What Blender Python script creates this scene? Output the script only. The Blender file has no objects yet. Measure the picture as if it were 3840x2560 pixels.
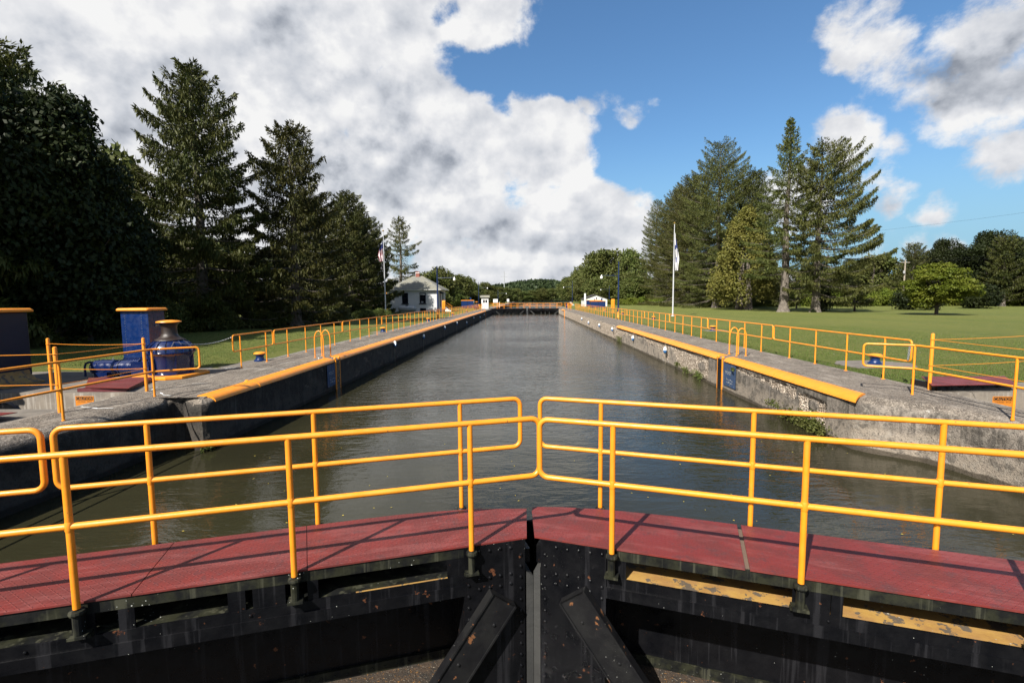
import bpy, math, random
import numpy as np
from mathutils import Vector, Matrix, noise as mnoise
R = math.radians
sc = bpy.context.scene
col = sc.collection
PM = {}
ORD = ['first', 'second', 'third', 'fourth', 'fifth', 'sixth', 'seventh', 'eighth', 'ninth', 'tenth', 'eleventh', 'twelfth',
       'thirteenth', 'fourteenth', 'fifteenth', 'sixteenth', 'seventeenth', 'eighteenth', 'nineteenth', 'twentieth']

# ---------------------------------------------------------------- objects
def tag(o, label=None, cat=None, group=None, kind=None):
    if label: o['label'] = label
    if cat: o['category'] = cat
    if group: o['group'] = group
    if kind: o['kind'] = kind
    return o

def thing(name, label, cat, loc=(0, 0, 0), rz=0.0, group=None):
    o = bpy.data.objects.new(name, None)
    o.empty_display_size = 0.2
    col.objects.link(o)
    o.location = loc
    o.rotation_euler = (0, 0, rz)
    tag(o, label, cat, group)
    PM[o.name] = Matrix.Translation(Vector(loc)) @ Matrix.Rotation(rz, 4, 'Z')
    return o

def copy_tree(o, parent=None):
    c = o.copy()
    col.objects.link(c)
    if parent is not None:
        c.parent = parent
    for ch in list(o.children):
        copy_tree(ch, c)
    return c

def kids(o):
    return list(o.children)

def link_mesh(name, me, parent=None):
    o = bpy.data.objects.new(name, me)
    col.objects.link(o)
    if parent is not None:
        o.parent = parent
        PM[o.name] = PM.get(parent.name, Matrix.Identity(4))
    return o

class MB:
    def __init__(s):
        s.v = []; s.f = []; s.mi = []; s.m = 0
    def add(s, vs, fs):
        b = len(s.v)
        s.v.extend([tuple(p) for p in vs])
        for f in fs:
            s.f.append(tuple(b + i for i in f)); s.mi.append(s.m)
    def obb(s, o, a, b, c):
        o, a, b, c = Vector(o), Vector(a), Vector(b), Vector(c)
        P = [o, o + a, o + a + b, o + b, o + c, o + a + c, o + a + b + c, o + b + c]
        fs = [(0, 3, 2, 1), (4, 5, 6, 7), (0, 1, 5, 4), (1, 2, 6, 5), (2, 3, 7, 6), (3, 0, 4, 7)]
        if a.cross(b).dot(c) < 0:
            fs = [tuple(reversed(f)) for f in fs]
        s.add(P, fs); return s
    def box(s, x0, x1, y0, y1, z0, z1):
        return s.obb((x0, y0, z0), (x1 - x0, 0, 0), (0, y1 - y0, 0), (0, 0, z1 - z0))
    def cbox(s, x0, x1, y0, y1, z0, z1, c=0.01):
        """box with chamfered vertical and top edges"""
        pts = [(x0 + c, y0), (x1 - c, y0), (x1, y0 + c), (x1, y1 - c), (x1 - c, y1), (x0 + c, y1), (x0, y1 - c), (x0, y0 + c)]
        cx, cy = (x0 + x1) / 2, (y0 + y1) / 2
        def ins(p):
            kx = 1 - c / max(abs(x1 - x0) / 2, 1e-6); ky = 1 - c / max(abs(y1 - y0) / 2, 1e-6)
            return (cx + (p[0] - cx) * kx, cy + (p[1] - cy) * ky)
        V = [(p[0], p[1], z0) for p in pts] + [(p[0], p[1], z1 - c) for p in pts] + [ins(p) + (z1,) for p in pts]
        F = [tuple(reversed(range(8)))] + [tuple(16 + i for i in range(8))]
        for l in (0, 8):
            for i in range(8):
                j = (i + 1) % 8
                F.append((l + i, l + j, l + 8 + j, l + 8 + i))
        s.add(V, F); return s
    def prism(s, poly, z0, z1):
        n = len(poly)
        area = sum(poly[i][0] * poly[(i + 1) % n][1] - poly[(i + 1) % n][0] * poly[i][1] for i in range(n))
        if area < 0: poly = list(reversed(poly))
        V = [(p[0], p[1], z0) for p in poly] + [(p[0], p[1], z1) for p in poly]
        F = [tuple(reversed(range(n))), tuple(range(n, 2 * n))]
        for i in range(n):
            j = (i + 1) % n
            F.append((i, j, n + j, n + i))
        s.add(V, F); return s
    def tube(s, path, r, n=8, closed=False, caps=True):
        P = [Vector(p) for p in path]
        m = len(P)
        rr = r if isinstance(r, (list, tuple)) else [r] * m
        T = []
        for i in range(m):
            if closed: t = P[(i + 1) % m] - P[i - 1]
            else: t = P[min(i + 1, m - 1)] - P[max(i - 1, 0)]
            T.append(t.normalized() if t.length > 1e-9 else Vector((0, 0, 1)))
        up = Vector((0, 0, 1)) if abs(T[0].z) < 0.9 else Vector((1, 0, 0))
        N = (up - T[0] * up.dot(T[0])).normalized()
        V = []
        for i in range(m):
            N = (N - T[i] * N.dot(T[i]))
            N = N.normalized() if N.length > 1e-6 else T[i].orthogonal().normalized()
            B = T[i].cross(N)
            for k in range(n):
                a = 2 * math.pi * k / n
                V.append(P[i] + (N * math.cos(a) + B * math.sin(a)) * rr[i])
        F = []
        for i in range(m if closed else m - 1):
            j = (i + 1) % m
            for k in range(n):
                l = (k + 1) % n
                F.append((i * n + k, i * n + l, j * n + l, j * n + k))
        if caps and not closed:
            F.append(tuple(reversed(range(n))))
            F.append(tuple((m - 1) * n + k for k in range(n)))
        s.add(V, F); return s
    def lathe(s, c, prof, n=20, axis='Z'):
        V = []
        for (r, h) in prof:
            for k in range(n):
                a = 2 * math.pi * k / n
                if axis == 'Z': V.append((c[0] + r * math.cos(a), c[1] + r * math.sin(a), c[2] + h))
                elif axis == 'X': V.append((c[0] + h, c[1] + r * math.cos(a), c[2] + r * math.sin(a)))
                else: V.append((c[0] + r * math.sin(a), c[1] + h, c[2] + r * math.cos(a)))
        F = []
        m = len(prof)
        for i in range(m - 1):
            for k in range(n):
                l = (k + 1) % n
                F.append((i * n + k, i * n + l, (i + 1) * n + l, (i + 1) * n + k))
        F.append(tuple(reversed(range(n)))); F.append(tuple((m - 1) * n + k for k in range(n)))
        s.add(V, F); return s
    def dome(s, c, r, nrm, h=None, n=8):
        """rivet head"""
        nrm = Vector(nrm).normalized(); a = nrm.orthogonal().normalized(); b = nrm.cross(a)
        h = h or r * 0.6
        c = Vector(c); V = []
        for (q, z) in ((1, 0), (0.8, 0.65), (0.4, 0.95)):
            for k in range(n):
                t = 2 * math.pi * k / n
                V.append(c + (a * math.cos(t) + b * math.sin(t)) * r * q + nrm * h * z)
        F = []
        for i in range(2):
            for k in range(n):
                l = (k + 1) % n
                F.append((i * n + k, i * n + l, (i + 1) * n + l, (i + 1) * n + k))
        F.append(tuple(2 * n + k for k in range(n)))
        s.add(V, F); return s
    def build(s, name, mats, parent=None, smooth=False, local=False, bevel=0):
        me = bpy.data.meshes.new(name)
        V = s.v
        if parent is not None and not local:
            Mi = PM.get(parent.name, Matrix.Identity(4)).inverted()
            V = [tuple(Mi @ Vector(p)) for p in V]
        me.from_pydata(V, [], s.f)
        if not isinstance(mats, (list, tuple)): mats = [mats]
        for m in mats: me.materials.append(m)
        if len(mats) > 1: me.polygons.foreach_set('material_index', s.mi)
        if smooth:
            me.polygons.foreach_set('use_smooth', [True] * len(me.polygons))
            try: me.set_sharp_from_angle(angle=R(smooth if smooth > 1 else 40))
            except Exception: pass
        me.update()
        o = link_mesh(name, me, parent)
        if bevel:
            b = o.modifiers.new('bevel', 'BEVEL'); b.width = bevel; b.segments = 2; b.limit_method = 'ANGLE'; b.angle_limit = R(40)
        return o

def arc_loop(a0, a1, z0, z1, rc, k=5):
    """closed rounded rectangle in an (a, z) plane"""
    out = []
    for (cx, cz, st) in ((a1 - rc, z1 - rc, 0), (a0 + rc, z1 - rc, 90), (a0 + rc, z0 + rc, 180), (a1 - rc, z0 + rc, 270)):
        for i in range(k + 1):
            t = R(st + 90 * i / k)
            out.append((cx + rc * math.cos(t), cz + rc * math.sin(t)))
    return out

# ---------------------------------------------------------------- materials
def newmat(name):
    m = bpy.data.materials.new(name); m.use_nodes = True
    nt = m.node_tree; nt.nodes.clear()
    out = nt.nodes.new('ShaderNodeOutputMaterial')
    b = nt.nodes.new('ShaderNodeBsdfPrincipled')
    nt.links.new(b.outputs[0], out.inputs[0])
    return m, nt, b, out
ALB = 0.84
class G:
    """tiny node graph helper"""
    def __init__(s, nt): s.nt = nt
    def n(s, t, **kw):
        x = s.nt.nodes.new(t)
        for k, v in kw.items(): setattr(x, k, v)
        return x
    def put(s, sock, val):
        if val is None: return
        if isinstance(val, (int, float)): sock.default_value = val
        elif isinstance(val, tuple):
            sock.default_value = val if len(val) == len(sock.default_value) else tuple(x * ALB for x in val) + (1.0,)
        else: s.nt.links.new(val, sock)
    def math(s, op, a, b=None, c=None, clamp=False):
        x = s.n('ShaderNodeMath', operation=op, use_clamp=clamp)
        s.put(x.inputs[0], a); s.put(x.inputs[1], b)
        if c is not None: s.put(x.inputs[2], c)
        return x.outputs[0]
    def vmath(s, op, a, b=None, sc_=None):
        x = s.n('ShaderNodeVectorMath', operation=op)
        s.put(x.inputs[0], a)
        if b is not None: s.put(x.inputs[1], b)
        if sc_ is not None: s.put(x.inputs['Scale'], sc_)
        return x.outputs[1] if op in ('LENGTH', 'DOT_PRODUCT', 'DISTANCE') else x.outputs[0]
    def mix(s, f, a, b, blend='MIX'):
        x = s.n('ShaderNodeMix', data_type='RGBA', blend_type=blend)
        s.put(x.inputs[0], f); s.put(x.inputs[6], a); s.put(x.inputs[7], b)
        return x.outputs[2]
    def noise(s, vec, scale, detail=4, rough=0.55, dist=0.0):
        x = s.n('ShaderNodeTexNoise')
        s.put(x.inputs['Vector'], vec); s.put(x.inputs['Scale'], scale)
        x.inputs['Detail'].default_value = detail; x.inputs['Roughness'].default_value = rough
        x.inputs['Distortion'].default_value = dist
        return x.outputs[0]
    def voro(s, vec, scale, feature='F1', out=0):
        x = s.n('ShaderNodeTexVoronoi', feature=feature)
        s.put(x.inputs['Vector'], vec); s.put(x.inputs['Scale'], scale)
        return x.outputs[out]
    def ss(s, v, a, b, t0=0.0, t1=1.0):
        x = s.n('ShaderNodeMapRange', interpolation_type='SMOOTHSTEP')
        s.put(x.inputs[0], v); s.put(x.inputs[1], a); s.put(x.inputs[2], b); s.put(x.inputs[3], t0); s.put(x.inputs[4], t1)
        return x.outputs[0]
    def ramp(s, v, stops, lin='LINEAR'):
        x = s.n('ShaderNodeValToRGB'); x.color_ramp.interpolation = lin
        e = x.color_ramp.elements
        e[0].position = stops[0][0]; e[1].position = stops[-1][0]
        for p, c in stops[1:-1]: e.new(p)
        for i, (p, c) in enumerate(stops):
            c = (c, c, c) if isinstance(c, (int, float)) else c
            e[i].color = tuple(c) + (1,)
        s.put(x.inputs[0], v)
        return x.outputs[0]
    def map(s, vec, scale=(1, 1, 1), rot=(0, 0, 0), loc=(0, 0, 0)):
        x = s.n('ShaderNodeMapping')
        s.put(x.inputs[0], vec)
        x.inputs['Scale'].default_value = scale; x.inputs['Rotation'].default_value = rot; x.inputs['Location'].default_value = loc
        return x.outputs[0]
    def sep(s, v):
        x = s.n('ShaderNodeSeparateXYZ'); s.put(x.inputs[0], v); return x.outputs
    def comb(s, a, b, c):
        x = s.n('ShaderNodeCombineXYZ'); s.put(x.inputs[0], a); s.put(x.inputs[1], b); s.put(x.inputs[2], c); return x.outputs[0]
    def pos(s): return s.n('ShaderNodeNewGeometry').outputs['Position']
    def obj(s): return s.n('ShaderNodeTexCoord').outputs['Object']
    def bump(s, h, strength, dist, normal=None):
        x = s.n('ShaderNodeBump'); s.put(x.inputs['Height'], h)
        x.inputs['Strength'].default_value = strength; x.inputs['Distance'].default_value = dist
        if normal is not None: s.put(x.inputs['Normal'], normal)
        return x.outputs[0]

def paint(name, c, c2=None, rough=0.4, nscale=3.0, amt=0.5, bscale=40.0, bstr=0.15, bdist=0.004, metal=0.0, specks=None, chips=None, streaks=None, coat=0.0, world=True):
    m, nt, b, out = newmat(name); g = G(nt)
    p = g.pos() if world else g.obj()
    c2 = c2 or tuple(x * 0.75 for x in c)
    f = g.ss(g.noise(p, nscale, 6, 0.6), 0.4, 0.62, 0, amt)
    cc = g.mix(f, c, c2)
    if streaks:
        s_ = g.noise(g.map(p, (14, 14, 0.6)), 1.0, 4, 0.6)
        cc = g.mix(g.ss(s_, 0.54, 0.64, 0, streaks[1]), cc, streaks[0])
    if chips:
        v = g.noise(p, chips[2], 5, 0.65)
        cc = g.mix(g.ss(v, chips[1], chips[1] + 0.03), cc, chips[0])
    if specks:
        v = g.voro(p, specks[2])
        w = g.noise(p, 2.3, 3)
        thr = g.ss(w, 0.53, 0.66, 0.0, specks[1])
        cc = g.mix(g.math('LESS_THAN', v, thr), cc, specks[0])
    g.put(b.inputs['Base Color'], cc)
    b.inputs['Roughness'].default_value = rough
    rr = g.ss(g.noise(p, 9, 4), 0.3, 0.7, max(0.05, rough - 0.1), min(1, rough + 0.12))
    g.put(b.inputs['Roughness'], rr)
    b.inputs['Metallic'].default_value = metal
    b.inputs['Coat Weight'].default_value = coat
    if name.startswith('black'): b.inputs['Specular IOR Level'].default_value = 0.22
    h = g.noise(p, bscale, 4, 0.6)
    g.put(b.inputs['Normal'], g.bump(h, bstr, bdist))
    return m

M = {}
M['yellow'] = paint('yellow_paint', (0.80, 0.272, 0.014), (0.72, 0.23, 0.012), 0.42, 6, 0.6, 60, 0.25, 0.003, chips=((0.30, 0.11, 0.02), 0.68, 22), specks=((0.25, 0.10, 0.03), 0.12, 34), coat=0.0)
M['yellow_dull'] = paint('mustard_paint', (0.34, 0.20, 0.05), (0.26, 0.14, 0.045), 0.7, 5, 0.9, 50, 0.4, 0.004, chips=((0.09, 0.07, 0.05), 0.545, 8), specks=((0.35, 0.33, 0.28), 0.15, 20))
M['black'] = paint('black_steel', (0.0028, 0.003, 0.004), (0.005, 0.005, 0.006), 0.34, 5, 0.7, 25, 0.35, 0.006, specks=((0.35, 0.36, 0.33), 0.09, 26), streaks=((0.022, 0.022, 0.025), 0.5), chips=((0.10, 0.04, 0.02), 0.66, 11))
M['black_mossy'] = paint('black_steel_mossy', (0.004, 0.0045, 0.0045), (0.024, 0.025, 0.013), 0.6, 6, 0.7, 25, 0.35, 0.006, specks=((0.42, 0.43, 0.40), 0.16, 30), streaks=((0.06, 0.06, 0.04), 0.6))
M['black_brace'] = paint('black_brace_steel', (0.008, 0.008, 0.009), (0.014, 0.014, 0.014), 0.4, 4, 0.8, 25, 0.3, 0.005, chips=((0.16, 0.07, 0.03), 0.64, 9), specks=((0.3, 0.3, 0.28), 0.08, 24))
M['blue'] = paint('blue_paint', (0.003, 0.020, 0.095), (0.003, 0.016, 0.075), 0.3, 4, 0.5, 30, 0.03, 0.002, coat=0.3)
M['blue_glossy'] = paint('blue_gloss_paint', (0.003, 0.012, 0.065), (0.003, 0.009, 0.05), 0.22, 4, 0.5, 26, 0.35, 0.004, coat=0.45)
M['navy'] = paint('navy_paint', (0.004, 0.005, 0.018), (0.003, 0.004, 0.014), 0.4)
M['maroon'] = paint('maroon_paint', (0.10, 0.018, 0.022), (0.07, 0.012, 0.016), 0.5)
M['rust'] = paint('rusty_brown_steel', (0.020, 0.010, 0.007), (0.013, 0.007, 0.005), 0.5, 5, 0.7)
M['white'] = paint('white_paint', (0.72, 0.72, 0.70), (0.6, 0.6, 0.57), 0.55, 2, 0.5, 20, 0.1, 0.004)
M['stucco'] = paint('white_stucco', (0.55, 0.555, 0.56), (0.46, 0.465, 0.47), 0.8, 1.5, 0.5, 30, 0.3, 0.01, streaks=((0.4, 0.4, 0.38), 0.3))
M['grey_metal'] = paint('grey_metal', (0.35, 0.36, 0.37), (0.27, 0.28, 0.29), 0.4, 3, 0.5)
M['galv'] = paint('galvanised_steel', (0.45, 0.46, 0.47), (0.35, 0.36, 0.37), 0.35, 4, 0.5, metal=0.7)
M['dark'] = paint('dark_interior', (0.006, 0.006, 0.008), (0.01, 0.01, 0.012), 0.3)
M['darkglass'] = paint('dark_glass', (0.008, 0.009, 0.014), (0.01, 0.012, 0.018), 0.06, bstr=0.02)
M['brick'] = paint('red_brick', (0.27, 0.09, 0.06), (0.18, 0.06, 0.045), 0.85, 20, 0.8)
M['timber'] = paint('weathered_timber', (0.034, 0.034, 0.032), (0.02, 0.02, 0.019), 0.8, 3, 0.7, 30, 0.5, 0.006, streaks=((0.03, 0.03, 0.03), 0.8))
M['rope'] = paint('rope', (0.28, 0.25, 0.19), (0.18, 0.16, 0.12), 0.9)
M['floatblue'] = paint('float_blue', (0.02, 0.14, 0.36), (0.02, 0.10, 0.28), 0.45)
M['signorange'] = paint('sign_orange', (0.55, 0.19, 0.02), (0.45, 0.15, 0.02), 0.45, 6, 0.3, bstr=0.03)
M['signblack'] = paint('sign_black', (0.015, 0.012, 0.01), None, 0.5, bstr=0.02)
M['signwhite'] = paint('faded_white_lettering', (0.42, 0.43, 0.42), (0.2, 0.22, 0.27), 0.7, 30, 1.0, bstr=0.02)
M['chalk'] = paint('white_marking', (0.75, 0.75, 0.73), (0.45, 0.44, 0.42), 0.8, 14, 0.9, bstr=0.02)
M['bluepanel'] = paint('worn_blue_panel', (0.022, 0.055, 0.14), (0.04, 0.06, 0.09), 0.7, 8, 0.7, 40, 0.4, 0.006, chips=((0.22, 0.21, 0.19), 0.62, 14))
M['flagred'] = paint('flag_red', (0.35, 0.02, 0.035), None, 0.8, bstr=0.02)
M['flagwhite'] = paint('flag_white', (0.75, 0.75, 0.78), None, 0.8, bstr=0.02)
M['flagblue'] = paint('flag_blue', (0.03, 0.05, 0.2), None, 0.8, bstr=0.02)
M['flagblack'] = paint('flag_black', (0.02, 0.02, 0.022), (0.25, 0.25, 0.25), 0.8, 6, 0.7, bstr=0.02)
M['aluminium'] = paint('aluminium_pole', (0.62, 0.63, 0.65), (0.5, 0.5, 0.52), 0.3, metal=0.3)
M['gold'] = paint('gold_ball', (0.7, 0.45, 0.1), None, 0.3, metal=0.8)
M['wood_pole'] = paint('wooden_pole', (0.30, 0.26, 0.21), (0.2, 0.17, 0.13), 0.9)
M['lamp_glass'] = paint('white_lamp_glass', (0.75, 0.75, 0.74), (0.6, 0.6, 0.6), 0.25)
M['bluelamp'] = paint('blue_lamp_post_paint', (0.005, 0.018, 0.075), (0.005, 0.015, 0.06), 0.35)

def deck_material():
    m, nt, b, out = newmat('red_tread_plate'); g = G(nt)
    o = g.obj()
    x, y, z = g.sep(g.map(o, (1 / 0.036, 1 / 0.036, 1)))
    fx = g.math('SUBTRACT', g.math('FRACT', x), 0.5); fy = g.math('SUBTRACT', g.math('FRACT', y), 0.5)
    par = g.math('MODULO', g.math('ABSOLUTE', g.math('ADD', g.math('FLOOR', x), g.math('FLOOR', y))), 2.0)
    a = g.math('ADD', fx, fy); d = g.math('SUBTRACT', fx, fy)
    a2 = g.math('MULTIPLY', a, a); d2 = g.math('MULTIPLY', d, d)
    e1 = g.math('ADD', g.math('MULTIPLY', a2, 1.6), g.math('MULTIPLY', d2, 22))
    e2 = g.math('ADD', g.math('MULTIPLY', a2, 22), g.math('MULTIPLY', d2, 1.6))
    e = g.math('ADD', g.math('MULTIPLY', e1, g.math('SUBTRACT', 1, par)), g.math('MULTIPLY', e2, par))
    h = g.ss(e, 0.35, 1.05, 1, 0)
    n1 = g.noise(o, 2.2, 5, 0.6)
    c = g.mix(g.ss(n1, 0.44, 0.56), (0.150, 0.024, 0.020), (0.118, 0.024, 0.021))
    worn = g.math('MULTIPLY', h, g.ss(g.noise(o, 7, 4), 0.45, 0.75, 0, 0.35))
    c = g.mix(worn, c, (0.25, 0.07, 0.075))
    sp = g.math('LESS_THAN', g.voro(o, 26), g.ss(g.noise(o, 3, 2), 0.5, 0.75, 0.0, 0.075))
    c = g.mix(sp, c, (0.55, 0.5, 0.46))
    c = g.mix(g.ss(g.noise(g.map(o, (0.5, 3.0, 1)), 2.0, 6, 0.75), 0.50, 0.60, 0, 0.35), c, (0.23, 0.075, 0.07))
    dirt = g.ss(g.noise(o, 7, 7, 0.75), 0.54, 0.62, 0, 0.45)
    c = g.mix(dirt, c, (0.06, 0.03, 0.03))
    g.put(b.inputs['Base Color'], c); b.inputs['Specular IOR Level'].default_value = 0.3
    g.put(b.inputs['Roughness'], g.ss(n1, 0.3, 0.7, 0.40, 0.62))
    bb = g.bump(h, 0.8, 0.0035)
    g.put(b.inputs['Normal'], g.bump(g.noise(o, 60, 3), 0.15, 0.002, bb))
    return m
M['deck'] = deck_material()

def concrete_material():
    m, nt, b, out = newmat('lock_concrete'); g = G(nt)
    p = g.pos(); x, y, z = g.sep(p)
    nrm = g.sep(g.n('ShaderNodeNewGeometry').outputs['True Normal'])[2]
    att = g.n('ShaderNodeAttribute', attribute_name='spall').outputs['Fac']
    big = g.noise(p, 0.55, 6, 0.6); mid = g.noise(p, 3.5, 6, 0.65); fine = g.noise(p, 34, 4, 0.7)
    top = g.mix(g.ss(big, 0.42, 0.58), (0.165, 0.138, 0.112), (0.105, 0.088, 0.072))
    top = g.mix(g.ss(mid, 0.47, 0.60, 0, 0.8), top, (0.20, 0.172, 0.14))
    top = g.mix(g.ss(g.noise(p, 11, 6, 0.75), 0.50, 0.60, 0, 0.8), top, (0.055, 0.048, 0.041))
    top = g.mix(g.ss(g.noise(g.map(p, (1.0, 0.5, 1.0)), 52, 3, 0.75), 0.54, 0.62, 0, 0.8), top, (0.42, 0.37, 0.31))
    top = g.mix(g.ss(g.noise(g.map(p, (0.7, 0.16, 1.0)), 6, 5, 0.7), 0.53, 0.62, 0, 0.6), top, (0.30, 0.265, 0.225))
    top = g.mix(g.ss(g.noise(p, 27, 4, 0.8), 0.54, 0.62, 0, 0.7), top, (0.04, 0.035, 0.03))
    st = g.noise(g.map(p, (3.2, 3.2, 0.35)), 1.0, 5, 0.65)
    side = g.mix(g.ss(st, 0.42, 0.58), (0.23, 0.20, 0.17), (0.11, 0.098, 0.083))
    side = g.mix(g.ss(g.noise(g.map(p, (9, 9, 0.5)), 1.0, 5, 0.7), 0.50, 0.62, 0, 0.7), side, (0.055, 0.05, 0.044))
    zz = g.math('ADD', z, g.math('MULTIPLY', g.math('SUBTRACT', g.noise(g.map(p, (1, 1, 0.2)), 1.1, 4), 0.5), 1.0))
    side = g.mix(g.ss(zz, -0.50, -0.72, 0, 0.8), side, (0.30, 0.255, 0.205))
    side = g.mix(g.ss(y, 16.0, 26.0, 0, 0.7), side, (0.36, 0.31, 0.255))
    side = g.mix(g.ss(mid, 0.50, 0.60, 0, 0.75), side, (0.085, 0.076, 0.066))
    side = g.mix(g.ss(g.noise(p, 9, 6, 0.75), 0.52, 0.60, 0, 0.65), side, (0.26, 0.235, 0.20))
    side = g.mix(g.ss(g.noise(p, 24, 5, 0.8), 0.54, 0.60, 0, 0.7), side, (0.05, 0.045, 0.04))
    ls = g.noise(g.map(p, (5, 5, 0.25)), 1.0, 3, 0.5)
    side = g.mix(g.ss(ls, 0.66, 0.70, 0, 0.7), side, (0.5, 0.49, 0.46))
    sp = g.mix(g.ss(g.math('ADD', g.math('MULTIPLY', g.voro(p, 15), 0.5), g.math('MULTIPLY', g.noise(p, 16, 5, 0.8), 0.6)), 0.42, 0.62), (0.72, 0.62, 0.51), (0.30, 0.24, 0.185))
    sp = g.mix(g.ss(g.noise(p, 5, 4), 0.5, 0.7, 0, 0.5), sp, (0.25, 0.21, 0.17))
    side = g.mix(g.ss(att, 0.15, 0.5), side, sp)
    wet = g.math('ADD', z, g.math('MULTIPLY', g.math('SUBTRACT', g.noise(p, 2.2, 4), 0.5), 0.10))
    side = g.mix(g.ss(wet, -1.03, -1.07, 0, 0.85), side, (0.045, 0.036, 0.024))
    # left-hand faces: their shade is put into the colour, nearly black
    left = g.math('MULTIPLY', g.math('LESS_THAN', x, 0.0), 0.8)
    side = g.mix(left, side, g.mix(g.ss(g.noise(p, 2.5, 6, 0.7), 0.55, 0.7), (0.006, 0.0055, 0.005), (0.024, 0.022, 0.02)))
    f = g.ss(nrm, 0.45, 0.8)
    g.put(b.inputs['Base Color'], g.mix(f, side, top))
    b.inputs['Roughness'].default_value = 0.88
    b.inputs['Specular IOR Level'].default_value = 0.25
    pits = g.ss(g.voro(p, 38), 0.0, 0.35)
    hh = g.math('ADD', g.math('MULTIPLY', mid, 1.2), g.math('ADD', g.math('MULTIPLY', fine, 0.5), g.math('MULTIPLY', pits, 0.35)))
    agg = g.math('MULTIPLY', g.voro(p, 22), att)
    hh = g.math('ADD', hh, g.math('MULTIPLY', agg, 2.2))
    g.put(b.inputs['Normal'], g.bump(hh, 1.0, 0.035))
    return m
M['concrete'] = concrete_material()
M['pitconcrete'] = paint('pit_concrete', (0.21, 0.18, 0.145), (0.15, 0.128, 0.105), 0.9, 2.5, 0.8, 30, 0.5, 0.01, streaks=((0.36, 0.33, 0.29), 0.6))
M['padconcrete'] = paint('pad_concrete', (0.16, 0.14, 0.115), (0.10, 0.085, 0.07), 0.9, 3.5, 0.8, 30, 0.5, 0.01)

def grass_ground():
    m, nt, b, out = newmat('lawn_grass'); g = G(nt)
    p = g.pos()
    n0 = g.noise(p, 0.11, 5, 0.6); n1 = g.noise(p, 1.3, 6, 0.7); n2 = g.noise(g.map(p, (1, 1, 1)), 17, 5, 0.75); n3 = g.noise(p, 70, 3, 0.8)
    c = g.mix(g.ss(n0, 0.35, 0.65), (0.115, 0.136, 0.028), (0.142, 0.150, 0.036))
    c = g.mix(g.ss(n1, 0.45, 0.58, 0, 0.6), c, (0.080, 0.106, 0.020))
    c = g.mix(g.ss(n2, 0.46, 0.58, 0, 0.6), c, (0.048, 0.068, 0.013))
    c = g.mix(g.ss(n3, 0.50, 0.60, 0, 0.6), c, (0.20, 0.21, 0.075))
    dry = g.ss(g.noise(p, 0.6, 5, 0.7), 0.56, 0.7, 0, 0.35)
    c = g.mix(dry, c, (0.17, 0.15, 0.06))
    c = g.mix(g.ss(g.noise(g.map(p, (0.25, 0.04, 1), (0, 0, R(8))), 1.0, 3, 0.5), 0.45, 0.56, 0, 0.22), c, (0.17, 0.165, 0.045))
    clo = g.math('LESS_THAN', g.voro(p, 2.6), g.ss(g.noise(p, 0.5, 2), 0.48, 0.62, 0.0, 0.07))
    c = g.mix(clo, c, (0.6, 0.6, 0.5))
    g.put(b.inputs['Base Color'], c)
    b.inputs['Roughness'].default_value = 0.9
    b.inputs['Specular IOR Level'].default_value = 0.15
    h = g.math('ADD', g.math('MULTIPLY', n2, 1.0), g.math('MULTIPLY', n3, 0.7))
    g.put(b.inputs['Normal'], g.bump(h, 1.0, 0.05))
    return m
M['lawn'] = grass_ground()

def gravel():
    m, nt, b, out = newmat('gravel'); g = G(nt)
    p = g.pos()
    v = g.voro(p, 30); 
    x = g.n('ShaderNodeTexVoronoi'); g.put(x.inputs['Vector'], p); x.inputs['Scale'].default_value = 30
    c = g.mix(g.sep(x.outputs['Color'])[0], (0.17, 0.165, 0.155), (0.42, 0.40, 0.37))
    c = g.mix(g.ss(x.outputs['Distance'], 0.35, 0.7), c, (0.06, 0.055, 0.05))
    g.put(b.inputs['Base Color'], c); b.inputs['Roughness'].default_value = 0.9
    g.put(b.inputs['Normal'], g.bump(x.outputs['Distance'], 1.0, 0.02).node.outputs[0])
    return m
M['gravel'] = gravel()

def water_material():
    m, nt, b, out = newmat('canal_water'); g = G(nt)
    p = g.pos(); x, y, z = g.sep(p)
    c = g.mix(g.ss(g.noise(p, 0.25, 3), 0.4, 0.6), (0.025, 0.0235, 0.012), (0.019, 0.018, 0.009))
    g.put(b.inputs['Base Color'], c)
    b.inputs['Roughness'].default_value = 0.035
    b.inputs['IOR'].default_value = 1.333
    b.inputs['Specular IOR Level'].default_value = 0.5
    d = g.noise(p, 0.35, 2)
    q = g.vmath('ADD', g.map(p, (0.75, 1.9, 1), (0, 0, R(-12))), g.comb(d, d, 0))
    w1 = g.noise(q, 3.0, 3, 0.55, 0.4)
    w2 = g.noise(g.map(p, (1.0, 2.2, 1), (0, 0, R(18))), 6.5, 3, 0.55, 0.3)
    w3 = g.noise(g.map(p, (1, 1.3, 1)), 0.9, 2, 0.5)
    calm = g.ss(g.noise(p, 0.12, 2), 0.35, 0.65, 0.55, 1.0)
    near = g.ss(y, 7.0, 26.0, 0.28, 1.0)
    h = g.math('ADD', g.math('MULTIPLY', w1, 1.0), g.math('MULTIPLY', w2, 0.28))
    h = g.math('MULTIPLY', h, g.math('MULTIPLY', calm, near))
    h = g.math('ADD', h, g.math('MULTIPLY', w3, 0.35))
    g.put(b.inputs['Normal'], g.bump(h, 0.9, 0.05))
    return m
M['water'] = water_material()

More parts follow.
